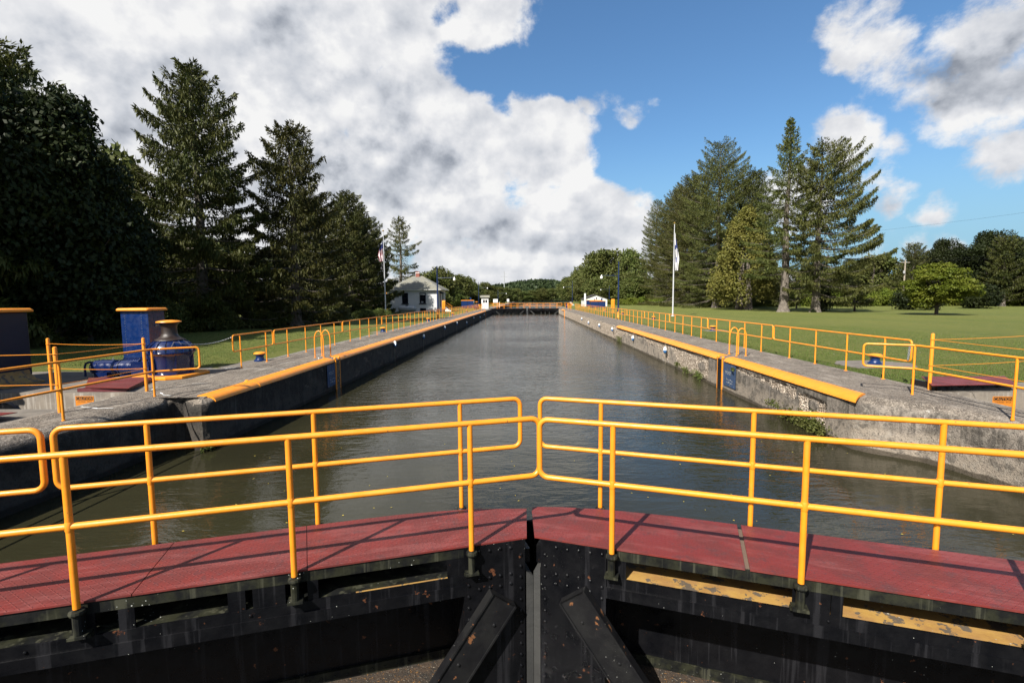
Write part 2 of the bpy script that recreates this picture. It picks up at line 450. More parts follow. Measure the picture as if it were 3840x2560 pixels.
def roof_material():
    m, nt, b, out = newmat('asphalt_shingles'); g = G(nt)
    p = g.pos()
    br = g.n('ShaderNodeTexBrick'); g.put(br.inputs['Vector'], g.map(p, (1, 1, 1.6), (R(90), 0, 0)))
    br.inputs['Scale'].default_value = 2.6; br.inputs['Color1'].default_value = (0.21, 0.205, 0.175, 1); br.inputs['Color2'].default_value = (0.155, 0.155, 0.135, 1)
    br.inputs['Mortar'].default_value = (0.06, 0.06, 0.055, 1); br.inputs['Mortar Size'].default_value = 0.04
    c = g.mix(g.ss(g.noise(p, 1.2, 4), 0.4, 0.7, 0, 0.5), br.outputs[0], (0.24, 0.22, 0.15))
    g.put(b.inputs['Base Color'], c); b.inputs['Roughness'].default_value = 0.95
    g.put(b.inputs['Normal'], g.bump(br.outputs[1], 0.4, 0.02))
    return m
M['roof'] = roof_material()

def debris_material():
    m, nt, b, out = newmat('rust_debris'); g = G(nt)
    p = g.pos()
    c = g.mix(g.ss(g.noise(p, 9, 6, 0.7), 0.4, 0.65), (0.045, 0.028, 0.016), (0.016, 0.013, 0.010))
    c = g.mix(g.ss(g.noise(p, 34, 4, 0.7), 0.60, 0.66), c, (0.30, 0.14, 0.02))
    c = g.mix(g.ss(g.noise(g.vmath('ADD', p, (7.0, 3.0, 0.0)), 45, 3, 0.7), 0.63, 0.68), c, (0.25, 0.22, 0.17))
    g.put(b.inputs['Base Color'], c); b.inputs['Roughness'].default_value = 0.8
    g.put(b.inputs['Normal'], g.bump(g.noise(p, 30, 5, 0.7), 1.0, 0.02))
    return m
M['debris'] = debris_material()

def leaf_mat(name, c1, c2, trans=0.25, rough=0.55, nscale=0.6):
    m, nt, b, out = newmat(name); g = G(nt)
    p = g.pos()
    rnd = g.n('ShaderNodeObjectInfo').outputs['Random']
    f = g.ss(g.noise(p, nscale, 5, 0.7), 0.36, 0.66)
    c = g.mix(f, c1, c2)
    c = g.mix(g.ss(g.noise(p, 7.0, 3, 0.7), 0.45, 0.7, 0, 0.5), c, tuple(0.55 * a for a in c1))
    hs = g.n('ShaderNodeHueSaturation'); g.put(hs.inputs['Color'], c)
    g.put(hs.inputs['Hue'], g.math('MULTIPLY_ADD', rnd, 0.03, 0.485)); g.put(hs.inputs['Value'], g.math('MULTIPLY_ADD', rnd, 0.35, 0.82))
    cc = hs.outputs[0]
    g.put(b.inputs['Base Color'], cc); b.inputs['Roughness'].default_value = rough
    b.inputs['Specular IOR Level'].default_value = 0.15
    tr = g.n('ShaderNodeBsdfTranslucent'); g.put(tr.inputs['Color'], cc)
    mx = g.n('ShaderNodeMixShader'); mx.inputs[0].default_value = trans
    nt.links.new(b.outputs[0], mx.inputs[1]); nt.links.new(tr.outputs[0], mx.inputs[2]); nt.links.new(mx.outputs[0], out.inputs[0])
    return m
M['spruce'] = leaf_mat('spruce_needles', (0.070, 0.084, 0.022), (0.118, 0.120, 0.033), 0.2)
M['spruce_dark'] = leaf_mat('dark_spruce_needles', (0.046, 0.056, 0.014), (0.080, 0.080, 0.020), 0.14)
M['cedar'] = leaf_mat('cedar_foliage', (0.105, 0.100, 0.022), (0.155, 0.130, 0.034), 0.15)
M['leaf'] = leaf_mat('broadleaf', (0.075, 0.098, 0.022), (0.120, 0.128, 0.038), 0.3, nscale=0.25)
M['leaf_dark'] = leaf_mat('dark_broadleaf', (0.014, 0.022, 0.006), (0.028, 0.038, 0.010), 0.2, nscale=0.3)  # albedo lowered so the left-edge trees carry their shade in the colour
M['leaf_lime'] = leaf_mat('lime_leaves', (0.10, 0.135, 0.014), (0.155, 0.175, 0.022), 0.35, nscale=0.8)
M['hedge'] = leaf_mat('hedge_leaves', (0.11, 0.145, 0.018), (0.17, 0.19, 0.028), 0.3, nscale=0.5)
M['weed'] = leaf_mat('weed_leaves', (0.08, 0.105, 0.025), (0.13, 0.14, 0.04), 0.3, nscale=3)
M['blade'] = leaf_mat('grass_blades', (0.075, 0.125, 0.02), (0.12, 0.16, 0.04), 0.3, nscale=1.5)
M['strip'] = paint('brown_joint_strip', (0.12, 0.08, 0.055), (0.07, 0.05, 0.04), 0.8)
M['bark'] = paint('grey_bark', (0.17, 0.145, 0.12), (0.09, 0.075, 0.062), 0.95, 2.5, 0.9, 14, 1.0, 0.04, streaks=((0.05, 0.042, 0.035), 0.8))
M['bark_dark'] = paint('dark_bark', (0.07, 0.058, 0.046), (0.045, 0.036, 0.03), 0.95, 3, 0.8, 14, 0.8, 0.03)
M['hill'] = leaf_mat('far_wood', (0.030, 0.050, 0.020), (0.045, 0.068, 0.026), 0.1, nscale=0.05)
M['leaffloat'] = paint('fallen_leaf', (0.45, 0.36, 0.06), (0.35, 0.2, 0.04), 0.6)
# ---------------------------------------------------------------- camera, light, sky
F_PX, PITCH, YAW, ROLL, CH = 1843.254, 0.0869, 0.02716, -0.00792, 2.135
fwd = Vector((-math.sin(YAW) * math.cos(PITCH), math.cos(YAW) * math.cos(PITCH), -math.sin(PITCH)))
rt = Vector((math.cos(YAW), math.sin(YAW), 0)); up = rt.cross(fwd)
r2 = rt * math.cos(ROLL) + up * math.sin(ROLL); u2 = up * math.cos(ROLL) - rt * math.sin(ROLL)
cam = bpy.data.cameras.new('camera'); co = bpy.data.objects.new('camera', cam); col.objects.link(co)
cam.sensor_width = 36; cam.lens = F_PX / 3840 * 36; cam.clip_start = 0.05; cam.clip_end = 5000
co.matrix_world = Matrix(((r2.x, u2.x, -fwd.x, 0), (r2.y, u2.y, -fwd.y, 0), (r2.z, u2.z, -fwd.z, CH), (0, 0, 0, 1)))
sc.camera = co
SUN_EL = R(43.0); SHADOW_AZ = R(33.8)          # shadows run 33.8 degrees right of +Y
L = bpy.data.lights.new('sun', 'SUN'); L.energy = 5.0; L.angle = R(0.53); L.color = (1.0, 0.945, 0.86)
lo = bpy.data.objects.new('sun', L); col.objects.link(lo)
sdir = Vector((math.sin(SHADOW_AZ) * math.cos(SUN_EL), math.cos(SHADOW_AZ) * math.cos(SUN_EL), -math.sin(SUN_EL)))
lo.rotation_euler = sdir.to_track_quat('-Z', 'Y').to_euler()
lo.location = (-40, -60, 60)

_alb = ALB; ALB = 1.0
w = bpy.data.worlds.new('World'); sc.world = w; w.use_nodes = True
nt = w.node_tree; nt.nodes.clear(); g = G(nt)
wo = g.n('ShaderNodeOutputWorld')
sky = g.n('ShaderNodeTexSky'); sky.sky_type = 'NISHITA'; sky.sun_disc = False
sky.sun_elevation = SUN_EL; sky.sun_rotation = math.pi + SHADOW_AZ
sky.air_density = 1.25; sky.dust_density = 0.6; sky.ozone_density = 2.2
bg = g.n('ShaderNodeBackground'); bg.inputs[1].default_value = 0.060
skc = g.mix(1.0, sky.outputs[0], (0.60, 0.84, 1.04), 'MULTIPLY')
D = g.n('ShaderNodeTexCoord').outputs['Generated']
D = g.vmath('NORMALIZE', D)
skc = g.mix(g.ss(g.sep(D)[2], 0.30, 0.0, 0.0, 0.85), skc, (2.2, 3.9, 5.3))
g.put(bg.inputs[0], skc)
def density(Dv):
    x, y, z = g.sep(Dv)
    az = g.math('MULTIPLY', g.math('ARCTAN2', x, y), 57.29578)
    el = g.math('MULTIPLY', g.math('ARCSINE', z), 57.29578)
    wn = g.n('ShaderNodeTexNoise'); g.put(wn.inputs['Vector'], Dv); wn.inputs['Scale'].default_value = 6.5; wn.inputs['Detail'].default_value = 3.0
    wx, wy, wz = g.sep(wn.outputs['Color'])
    az = g.math('ADD', az, g.math('MULTIPLY', g.math('SUBTRACT', wx, 0.5), 9.0)); el = g.math('ADD', el, g.math('MULTIPLY', g.math('SUBTRACT', wy, 0.5), g.ss(el, 1.0, 12.0, 1.0, 8.0)))
    edges = [(0, 44), (1.5, 38), (3, 25), (5, 20), (9, 17), (11, 14.5), (14, 10), (19.5, 7.5), (21.5, 2.5), (24, -2.0), (30, -1), (36, -10), (43, -58)]  # cloud cover ends overhead, out of frame, to cut ambient light
    er = g.ramp(g.math('DIVIDE', el, 45.0), [(e / 45.0, (a + 60) / 120.0) for e, a in edges])
    edge = g.math('SUBTRACT', g.math('MULTIPLY', g.sep(er)[0], 120.0), 60.0)
    wid = g.ss(el, 3.0, 14.0, 10.0, 5.0)
    cov = g.math('MINIMUM', g.math('DIVIDE', g.math('SUBTRACT', edge, az), wid), 0.75)
    # behind the viewer, out of view: clouds kept sparse to cut ambient light
    for (a, e, ra, re, wgt) in [(42.5, 21, 9.0, 6.2, 0.46), (35.2, 22.0, 4.0, 5.0, 0.38), (42.5, 16.5, 5.0, 2.6, 0.38), (31.3, 14.8, 2.4, 2.6, 0.40), (33.6, 11.2, 2.0, 2.4, 0.38), (35.2, 8.2, 1.8, 1.8, 0.36), (29, 9.5, 4, 3.5, 0.3),
                                (43.0, 9.8, 2.6, 1.5, 0.30), (40, 7.4, 3.0, 1.2, 0.28), (36, 4.0, 4.5, 2.2, 0.42), (41.5, 4.2, 1.8, 1.8, 0.40), (9.2, 19.6, 1.6, 0.8, 0.1)]:
        dx = g.math('DIVIDE', g.math('SUBTRACT', az, a), ra); dy = g.math('DIVIDE', g.math('SUBTRACT', el, e), re)
        d2 = g.math('ADD', g.math('MULTIPLY', dx, dx), g.math('MULTIPLY', dy, dy))
        bl = g.math('MULTIPLY', g.math('SUBTRACT', 1.0, d2), wgt)
        cov = g.math('MAXIMUM', cov, bl)
    for (a, e, ra, re, wgt) in [(-5.0, 23.4, 5.5, 2.8, 0.85), (-7.5, 28.5, 3.0, 1.8, 0.75), (-1.0, 22.0, 3.0, 2.0, 0.5), (-19.5, 16.5, 2.6, 1.5, 0.3)]:
        dx = g.math('DIVIDE', g.math('SUBTRACT', az, a), ra); dy = g.math('DIVIDE', g.math('SUBTRACT', el, e), re)
        d2 = g.math('ADD', g.math('MULTIPLY', dx, dx), g.math('MULTIPLY', dy, dy))
        bl = g.math('MULTIPLY', g.math('MAXIMUM', g.math('SUBTRACT', 1.0, d2), 0.0), wgt)
        cov = g.math('SUBTRACT', cov, bl)
    back = g.math('MULTIPLY', g.math('LESS_THAN', y, -0.2), 0.05)
    cov = g.math('MAXIMUM', cov, g.math('SUBTRACT', back, g.math('GREATER_THAN', y, -0.2)))
    cov = g.math('MAXIMUM', cov, -0.8)
    P = g.map(Dv, (1, 1, 1.2))
    f1 = g.noise(P, 5.2, 10, 0.62, 0.15)
    f2 = g.noise(P, 2.1, 2, 0.5)
    f = g.math('ADD', g.math('MULTIPLY', g.math('SUBTRACT', f1, 0.5), 3.6), g.math('MULTIPLY', g.math('SUBTRACT', f2, 0.5), 0.8))
    return g.math('ADD', cov, f), az, el
d0, az, el = density(D)
mask = g.ss(d0, -0.10, 0.40)
def puff(Dv, sc1, det, rg_):
    return g.noise(g.map(Dv, (1, 1, 1.15)), sc1, det, rg_, 0.0)
off = (-0.010, 0.004, 0.024)
e1 = g.math('SUBTRACT', puff(D, 12.0, 5, 0.52), puff(g.vmath('ADD', D, off), 12.0, 5, 0.52))
e2 = g.math('SUBTRACT', puff(D, 3.4, 4, 0.5), puff(g.vmath('ADD', D, (-0.03, 0.01, 0.075)), 3.4, 4, 0.5))
relief = g.math('ADD', g.math('MULTIPLY', e1, 1.15), g.math('MULTIPLY', e2, 0.7))
lum = g.math('ADD', 0.88, g.math('MULTIPLY', relief, 1.0))
def addblobs(lum, blobs, sign):
    for (a, e, ra, re, wgt) in blobs:
        dx = g.math('DIVIDE', g.math('SUBTRACT', az, a), ra); dy = g.math('DIVIDE', g.math('SUBTRACT', el, e), re)
        d2 = g.math('ADD', g.math('MULTIPLY', dx, dx), g.math('MULTIPLY', dy, dy))
        d2 = g.math('ADD', d2, g.math('MULTIPLY', relief, 1.5))
        lum = g.math('ADD', lum, g.math('MULTIPLY', g.ss(d2, 1.5, 0.1), sign * wgt))
    return lum
lum = addblobs(lum, [(-15, 13.2, 9.5, 4.0, 0.27), (-39, 17.5, 9, 4.5, 0.26), (2.0, 6.4, 7, 1.6, 0.20), (-4, 9.0, 5, 1.5, 0.10), (43, 17.0, 7, 3.6, 0.40), (-25, 22, 3.5, 5, 0.18), (-28, 12, 9, 4, 0.2), (-12, 5.0, 9, 1.4, 0.10), (5, 10.0, 4, 1.8, 0.14), (-17, 21, 5, 2.0, 0.14), (-4, 2.6, 14, 1.1, 0.12), (34, 7.5, 2.5, 1.5, 0.2)], -1)
lum = addblobs(lum, [(3.0, 12.5, 7, 5.0, 0.12), (7.5, 16.2, 3.6, 3.0, 0.12), (-38, 24.5, 9, 3.5, 0.10), (-19, 19.5, 2.2, 1.6, 0.2), (-36.5, 17.5, 1.6, 2.0, 0.2), (33, 16, 3, 2.5, 0.12)], 1)
lum = g.math('MINIMUM', g.math('MAXIMUM', lum, 0.25), 1.0)
cc = g.ramp(lum, [(0.0, (0.20, 0.23, 0.29)), (0.35, (0.32, 0.355, 0.42)), (0.65, (0.67, 0.70, 0.76)), (0.88, (0.89, 0.90, 0.93)), (1.0, (1.02, 1.02, 1.02))])
bg2 = g.n('ShaderNodeBackground'); g.put(bg2.inputs[0], cc); bg2.inputs[1].default_value = 0.405
mx = g.n('ShaderNodeMixShader'); g.put(mx.inputs[0], mask)
nt.links.new(bg.outputs[0], mx.inputs[1]); nt.links.new(bg2.outputs[0], mx.inputs[2]); nt.links.new(mx.outputs[0], wo.inputs[0])
w.cycles.sampling_method = 'MANUAL'; w.cycles.sample_map_resolution = 512
sc.view_settings.view_transform = 'Standard'; sc.view_settings.look = 'None'; sc.view_settings.gamma = 1.0; sc.view_settings.exposure = 1.15
sc.render.engine = 'CYCLES'
sc.cycles.max_bounces = 5; sc.cycles.diffuse_bounces = 2; sc.cycles.glossy_bounces = 3; sc.cycles.transmission_bounces = 2; sc.cycles.transparent_max_bounces = 4
sc.cycles.use_denoising = True
ALB = _alb
# ---------------------------------------------------------------- ground, water
def sheet(name, polys, z, m):
    b = MB()
    for p in polys:
        n = len(p)
        a = sum(p[i][0] * p[(i + 1) % n][1] - p[(i + 1) % n][0] * p[i][1] for i in range(n))
        if a < 0: p = list(reversed(p))
        b.add([(q[0], q[1], z) for q in p], [tuple(range(n))])
    return b.build(name, m)
o = sheet('lawn', [[(-900, -80), (-13.4, -80), (-13.4, 11.6), (-9.28, 11.6), (-9.28, 112), (-9.3, 330), (-60, 520), (-900, 900)],
                   [(13.6, -80), (900, -80), (900, 900), (60, 600), (36, 400), (15, 150), (9.6, 128), (9.26, 112), (9.26, 11.6), (13.6, 11.6)],
                   [(-900, 900), (-60, 520), (60, 600), (900, 900), (900, 2500), (-900, 2500)]], -0.035, M['lawn'])
tag(o, 'mown green lawn on both sides of the lock', kind='structure')
# water: high level in the chamber above the near gates, and beyond the far gates
def gl(u, w, s): # near gate leaf frame -> world
    a = math.atan(0.31)
    return (0.06 + s * (u * math.cos(a) + w * math.sin(a)), 4.17 - u * math.sin(a) + w * math.cos(a))
c0 = (0.06, 4.17 + 0.76 / math.cos(math.atan(0.31)))
o = sheet('water', [[c0, gl(7.9, 0.76, 1), (9.0, 2.6), (9.0, 104.0), (-9.0, 104.0), (-9.0, 2.6), gl(7.9, 0.76, -1)],
                    [(-9.0, 104.0), (9.0, 104.0), (9.6, 128), (15, 150), (36, 400), (60, 600), (-60, 520), (-6.6, 330)]], -1.15, M['water'])
tag(o, 'murky olive brown canal water filling the lock chamber', kind='structure')
o = sheet('low_water', [[(-9, -60), (9, -60), (9, 3.6), (-9, 3.6)]], -7.2, M['water'])
tag(o, 'dark water far below the lock gates', kind='structure')
o = sheet('gravel_strip', [[(-9.95, 14.6), (-9.2, 15.6), (-9.2, 112), (-9.52, 112), (-9.5, 60), (-9.62, 30), (-9.55, 18.2), (-9.7, 17.6)],
                           [(-11.3, 13.4), (-9.95, 15.0), (-10.3, 15.8), (-10.9, 15.2)]], -0.026, M['gravel'])
tag(o, 'narrow strip of grey gravel along the left lock wall', kind='structure')

# ---------------------------------------------------------------- lock walls
def fbm(x, y, z, o_=4):
    v = 0; a = 1; t = 0
    for i in range(o_):
        v += a * mnoise.noise(Vector((x, y, z))); t += a; a *= 0.55; x *= 2.03; y *= 2.03; z *= 2.03
    return v / t
def sstep(x, a, b):
    t = max(0.0, min(1.0, (x - a) / (b - a))); return t * t * (3 - 2 * t)
def spall_right(y, z):
    n = fbm(y * 1.1, z * 2.0, 3.1) * 0.5; n2 = fbm(y * 3.7, z * 4.3, 9.1) * 0.28
    if y > 38:
        v = 0.45 + n * 2.0 + n2 + 0.25 * sstep(z, -0.95, -0.6)
        return sstep(v, 0.2, 0.45)
    if y > 24:
        edge = -0.52 + fbm(y * 0.55, 1.7, 0) * 1.2 + n2
        return sstep(z, edge - 0.02, edge + 0.02) * (1 if z < -0.13 else 0)
    if y > 18.85:
        top = -0.15 - 0.10 * abs(fbm(y * 2, 0, 5)) + n2 * 0.15
        bot = -1.25 + sstep(y, 21.3 + n, 24.2) * 1.0
        r = math.hypot((y - 19.6) / 0.42, (z + 0.62) / 0.17)
        k = sstep(z, bot - 0.03 + n2 * .5, bot + 0.03 + n2 * .5) * (1 - sstep(z, top - 0.02, top + 0.02))
        return k * sstep(r + n2, 0.9, 1.05)
    if y > 11.45:
        if y < 12.75:
            lim = 12.62 + n * 0.35 + n2 * 0.4
            r = math.hypot((y - 12.0) / 0.22, (z + 0.52) / 0.13)
            return (1 - sstep(y, lim - 0.02, lim + 0.02)) * (1 - sstep(z, -0.36 + n2 * .3, -0.30 + n2 * .3)) * sstep(r, 0.9, 1.1)
        zc = -0.24 - (16.6 - y) * 0.035
        wd = 0.035 + 0.11 * sstep(y, 15.0, 12.8) + n2 * 0.14 + abs(n) * 0.06
        if y > 16.9: return 0
        return 1 - sstep(abs(z - zc - n * 0.06), wd, wd + 0.03)
    return 0
def wall_face(side):
    """path of the water-side face from the far end to the near end; returns verts, faces, spall"""
    pts = []
    y = 103.5
    while y > 11.5:
        pts.append((7.0, y)); y -= 0.30 if y > 45 else (0.14 if y > 26 else 0.055)
    if side > 0:
        ctrl = [(7.0, 11.45), (7.0, 10.9), (7.03, 10.55), (7.22, 10.25), (7.5, 10.02), (7.8, 9.72), (8.0, 9.3), (8.15, 8.6), (8.22, 8.0), (8.35, 6.0), (8.4, 2.5), (8.4, -20)]
    else:
        ctrl = [(7.0, 11.45), (7.0, 10.48), (7.08, 10.38), (7.3, 10.42), (7.62, 10.66), (7.74, 10.74), (7.88, 10.66), (7.93, 10.3), (7.93, 9.4), (8.0, 7.5), (8.2, 5.0), (8.4, 2.0), (8.4, -20)]
    P = list(pts)
    for i in range(len(ctrl) - 1):
        a, b = Vector(ctrl[i]), Vector(ctrl[i + 1]); l = (b - a).length
        step = 0.06 if ctrl[i][1] > 5 else 0.6
        n = max(1, int(l / step))
        for k in range(n): P.append(tuple(a + (b - a) * k / n))
    P.append(ctrl[-1])
    N = []
    for i in range(len(P)):
        a = Vector(P[max(0, i - 1)]); b = Vector(P[min(len(P) - 1, i + 1)]); t = (b - a).normalized()
        N.append(Vector((-t.y, t.x)) if True else None)
    # smooth the normals
    for _ in range(3):
        N = [(N[max(0, i - 1)] + N[i] * 2 + N[min(len(N) - 1, i + 1)]).normalized() for i in range(len(N))]
    zl = [-8.0, -1.4] + [-1.3 + 0.055 * k for k in range(int(1.0 / 0.055) + 1)]
    V = []; S = []; ns = None
    for (px, py), n in zip(P, N):
        # n should point into the wall (away from the water): +x
        if n.x < 0 and abs(n.x) > abs(n.y): n = -n
        rc = sstep(py, 10.2, 10.9)                      # chamber 1, recess 0
        broken = side > 0 and py > 38
        r_out = 0.36 * rc + 0.34 * (1 - rc); r_dn = 0.10 * rc + 0.27 * (1 - rc)
        if side < 0 and py < 10.3: r_out, r_dn = 0.30, 0.24
        if broken: r_out, r_dn = 0.30 + 0.2 * fbm(py * 0.8, 2.2, 0), 0.10
        row = []
        zs = [z for z in zl if z < -0.29]
        for z in zs: row.append((0.0, z))
        z0 = -0.29
        row.append((0.0, z0))
        k = 9
        if r_dn < 0.2:
            for j in range(3): row.append((0.0, z0 + (-r_dn - z0) * (j + 1) / 3.0))
        else:
            for j in range(3): row.append((0.0, z0 + 0.005 * (j + 1)))
        zb = row[-1][1]
        for j in range(1, k):
            t = j / (k - 1) * math.pi / 2
            row.append((r_out * (1 - math.cos(t)), zb * (1 - math.sin(t)) ))
        row.append((2.3 if rc > 0.5 else 1.1, 0.0))
        for j, (d, z) in enumerate(row):
            last = j == len(row) - 1
            x, y_ = px, py
            disp = 0.0; sp = 0.0
            if not last:
                if side > 0 and j > 1: sp = spall_right(py, z) if z > -1.31 else 0
                elif side < 0 and j > 1 and py > 11.5: sp = sstep(fbm(py * 0.9, z * 1.6, 7.7) + 0.1 * fbm(py * 4, z * 4, 1), 0.22, 0.3) * (1 if -1.2 < z < -0.2 else 0) * 0.5
                disp = 0.012 * fbm(py * 3, z * 3, px)
                disp += sp * (0.055 + 0.05 * fbm(py * 7, z * 7, 2.5, 3))
                if broken and z > -0.3: disp += 0.10 * abs(fbm(py * 1.3, 0.3, 4)) + 0.05 * fbm(py * 5, z * 5, 1)
                # horizontal lift joint and edge wear in the recess
                if rc < 0.5:
                    zj = -0.62 + 0.10 * fbm(py * 1.2, 0, 2)
                    disp += 0.022 * math.exp(-((z - zj) / 0.02) ** 2) * (1 if side > 0 else 0.5)
                    disp += 0.02 * fbm(py * 9, z * 9, 5)
            dz = 0
            if d > 0.02 and not last: dz = 0.008 * fbm(py * 6, d * 20, 8)
            if broken and not last and d > 0: dz -= 0.05 * abs(fbm(py * 1.9, 0.9, 4)) * (1 - d / 0.5)
            if last:
                V.append((side * (9.3 if rc > 0.5 else 9.22), y_, -0.0)); S.append(0)
            else:
                V.append((side * (x + n.x * (d + disp)), y_ + n.y * (d + disp), z + dz)); S.append(sp if z < -0.05 else sp * 0.4)
        if ns is None: ns = len(row)
    F = []
    m = len(P)
    for i in range(m - 1):
        for j in range(ns - 1):
            q = (i * ns + j, i * ns + j + 1, (i + 1) * ns + j + 1, (i + 1) * ns + j)
            F.append(q if side < 0 else tuple(reversed(q)))
    return V, F, S
def lock_wall(side):
    lab = ('concrete lock wall on the left, face coloured near black as shade, yellow coping' if side < 0 else
           'sunlit spalled concrete lock wall on the right, crumbling face, yellow coping')
    t = thing('lock_wall', lab, 'wall', (side * 7.0, 20.0, 0))
    V, F, S = wall_face(side)
    b = MB(); b.v = list(V); b.f = list(F); b.mi = [0] * len(F)
    nf = len(V)
    # outer face down into the ground and end face
    X = 9.3
    b.obb((side * X, 11.6, -0.6), (side * 0.02, 0, 0), (0, 92, 0), (0, 0, 0.595))
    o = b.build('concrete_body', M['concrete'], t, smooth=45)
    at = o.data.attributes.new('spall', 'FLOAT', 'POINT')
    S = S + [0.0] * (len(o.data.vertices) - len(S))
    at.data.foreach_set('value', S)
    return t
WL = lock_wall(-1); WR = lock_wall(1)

# yellow steel coping along the edge
def coping(side, y0, y1, parent, worn=False):
    prof = [(0.395, 0.000), (0.37, 0.022), (0.30, 0.036), (0.20, 0.034), (0.10, 0.014), (0.03, -0.018), (-0.014, -0.062), (-0.036, -0.115), (-0.02, -0.118), (0.01, -0.08), (0.10, -0.03)]
    b = MB()
    n = max(2, int((y1 - y0) / (0.35 if y0 < 30 else 1.5)))
    V = []
    for i in range(n + 1):
        y = y0 + (y1 - y0) * i / n
        for (d, z) in prof:
            jx = 0.006 * mnoise.noise(Vector((y * 1.7, d * 9, side)))
            skew = 0.30 * d / 0.4 if (side > 0 and i == 0 and y0 < 12) else 0
            V.append((side * (7.0 + d + jx), y + skew, z + jx * 0.6))
    m = len(prof); F = []
    for i in range(n):
        for j in range(m - 1):
            q = (i * m + j, i * m + j + 1, (i + 1) * m + j + 1, (i + 1) * m + j)
            F.append(q if side > 0 else tuple(reversed(q)))
    F.append(tuple(range(m)) if side > 0 else tuple(reversed(range(m))))
    F.append(tuple(reversed(range(n * m, n * m + m))) if side > 0 else tuple(range(n * m, n * m + m)))
    b.add(V, F)
    return b.build('coping', M['yellow'], parent, smooth=30)
for (a, c) in ((10.72, 12.55), (12.6, 17.62), (18.25, 86.5)): coping(-1, a, c, WL)
for (a, c) in ((10.45, 13.9), (13.92, 17.35), (18.05, 37.8)): coping(1, a, c, WR)
for (a, c) in ((86.5, 92.0),): coping(1, 90, 95, WR)
# burred weld between the first two left coping lengths
b = MB()
random.seed(5)
for k in range(16):
    a = k / 16
    b.dome((-7.0 - 0.36 * a, 12.57 + random.uniform(-.05, .05), -0.10 + 0.13 * math.sin(a * 1.5)), random.uniform(.03, .06), (0.5 - a * .4, -0.3, 0.8), 0.03)
b.build('coping_joint', M['yellow'], WL, smooth=True)

# ladders let into the chamber walls
def wall_ladder(side, y0, y1, parent):
    b = MB(); X = 6.965
    for y in (y0, y1):
        b.obb((side * X, y - 0.022, -3.0), (side * 0.09, 0, 0), (0, 0.044, 0), (0, 0, 2.99))
        b.lathe((side * (X + 0.045), y, -0.02), [(0.05, -0.02), (0.05, 0.03), (0.03, 0.055)], 10)
    o = b.build('ladder_rail', M['yellow'], parent)
    b = MB()
    z = -0.16
    while z > -1.3:
        b.tube([(side * (X + 0.03), y0, z), (side * (X + 0.03), y1, z)], 0.012, 6); z -= 0.27
    b.build('rung', M['yellow'], parent)
    b = MB()
    b.obb((side * (X + 0.004), y0 + 0.02, -1.4), (side * 0.02, 0, 0), (0, y1 - y0 - 0.04, 0), (0, 0, 1.33))
    b.build('slot_shade_sheet', M['dark'], parent)  # flat dark sheet between the rails stands in for the slot's shade
wall_ladder(1, 17.50, 17.90, WR); wall_ladder(-1, 17.78, 18.16, WL)
wall_ladder(1, 88.0, 88.4, WR); wall_ladder(-1, 86.9, 87.3, WL)

# text helper: real letters turned into mesh
def text(name, s, size, m, parent, origin, xdir, ydir, ext=0.002, align='LEFT', spacing=1.0):
    cu = bpy.data.curves.new(name, 'FONT'); cu.body = s; cu.size = size; cu.extrude = ext; cu.align_x = align; cu.space_character = spacing
    ob = bpy.data.objects.new('tmp', cu); col.objects.link(ob)
    dg = bpy.context.evaluated_depsgraph_get(); dg.update()
    me = bpy.data.meshes.new_from_object(ob.evaluated_get(dg))
    bpy.data.objects.remove(ob)
    xd = Vector(xdir).normalized(); yd = Vector(ydir).normalized(); zd = xd.cross(yd)
    T = Matrix(((xd.x, yd.x, zd.x, origin[0]), (xd.y, yd.y, zd.y, origin[1]), (xd.z, yd.z, zd.z, origin[2]), (0, 0, 0, 1)))
    if parent is not None: T = PM[parent.name].inverted() @ T
    me.transform(T); me.materials.clear(); me.materials.append(m); me.name = name
    return link_mesh(name, me, parent)

# painted blue panels with lettering beside the ladders
for side, par, (y0, y1) in ((1, WR, (16.33, 17.34)), (-1, WL, (16.93, 17.66))):
    b = MB(); X = 6.985 if side > 0 else 6.975
    n = 26; V = []; F = []
    for i in range(n + 1):
        for j in range(2):
            y = y0 + (y1 - y0) * i / n
            z = (-0.16 - 0.02 * (mnoise.noise(Vector((y * 6, 0, 0))))) if j else -0.94 + 0.03 * mnoise.noise(Vector((y * 5, 3, 0)))
            V.append((side * (X - 0.012), y, z))
    for i in range(n):
        q = (i * 2, i * 2 + 1, i * 2 + 3, i * 2 + 2); F.append(q if side > 0 else tuple(reversed(q)))
    b.add(V, F)
    pn = b.build('painted_panel', M['bluepanel'], par)
    yd = (0, -1, 0) if side > 0 else (0, 1, 0)
    oy = 17.16 if side > 0 else 17.06
    text('lettering', 'POST', 0.17, M['signwhite'], pn, (side * (X - 0.016), oy, -0.53), yd, (0, 0, 1), 0.001, spacing=1.25)
    # remains of two worn lines of lettering, no longer readable
    b = MB(); random.seed(11)
    for r_ in range(2):
        q = 0.1
        while q < 0.62:
            wd = random.uniform(.02, .07)
            yy = oy - q if side > 0 else oy + q
            b.obb((side * (X - 0.0155), yy, -0.72 - 0.10 * r_ + random.uniform(-.012, .012)), (0, (-1 if side > 0 else 1) * wd, 0), (0, 0, random.uniform(.012, .05)), (side * 0.001, 0, 0)); q += wd + random.uniform(.02, .06)
    b.build('worn_marks', M['signwhite'], pn)

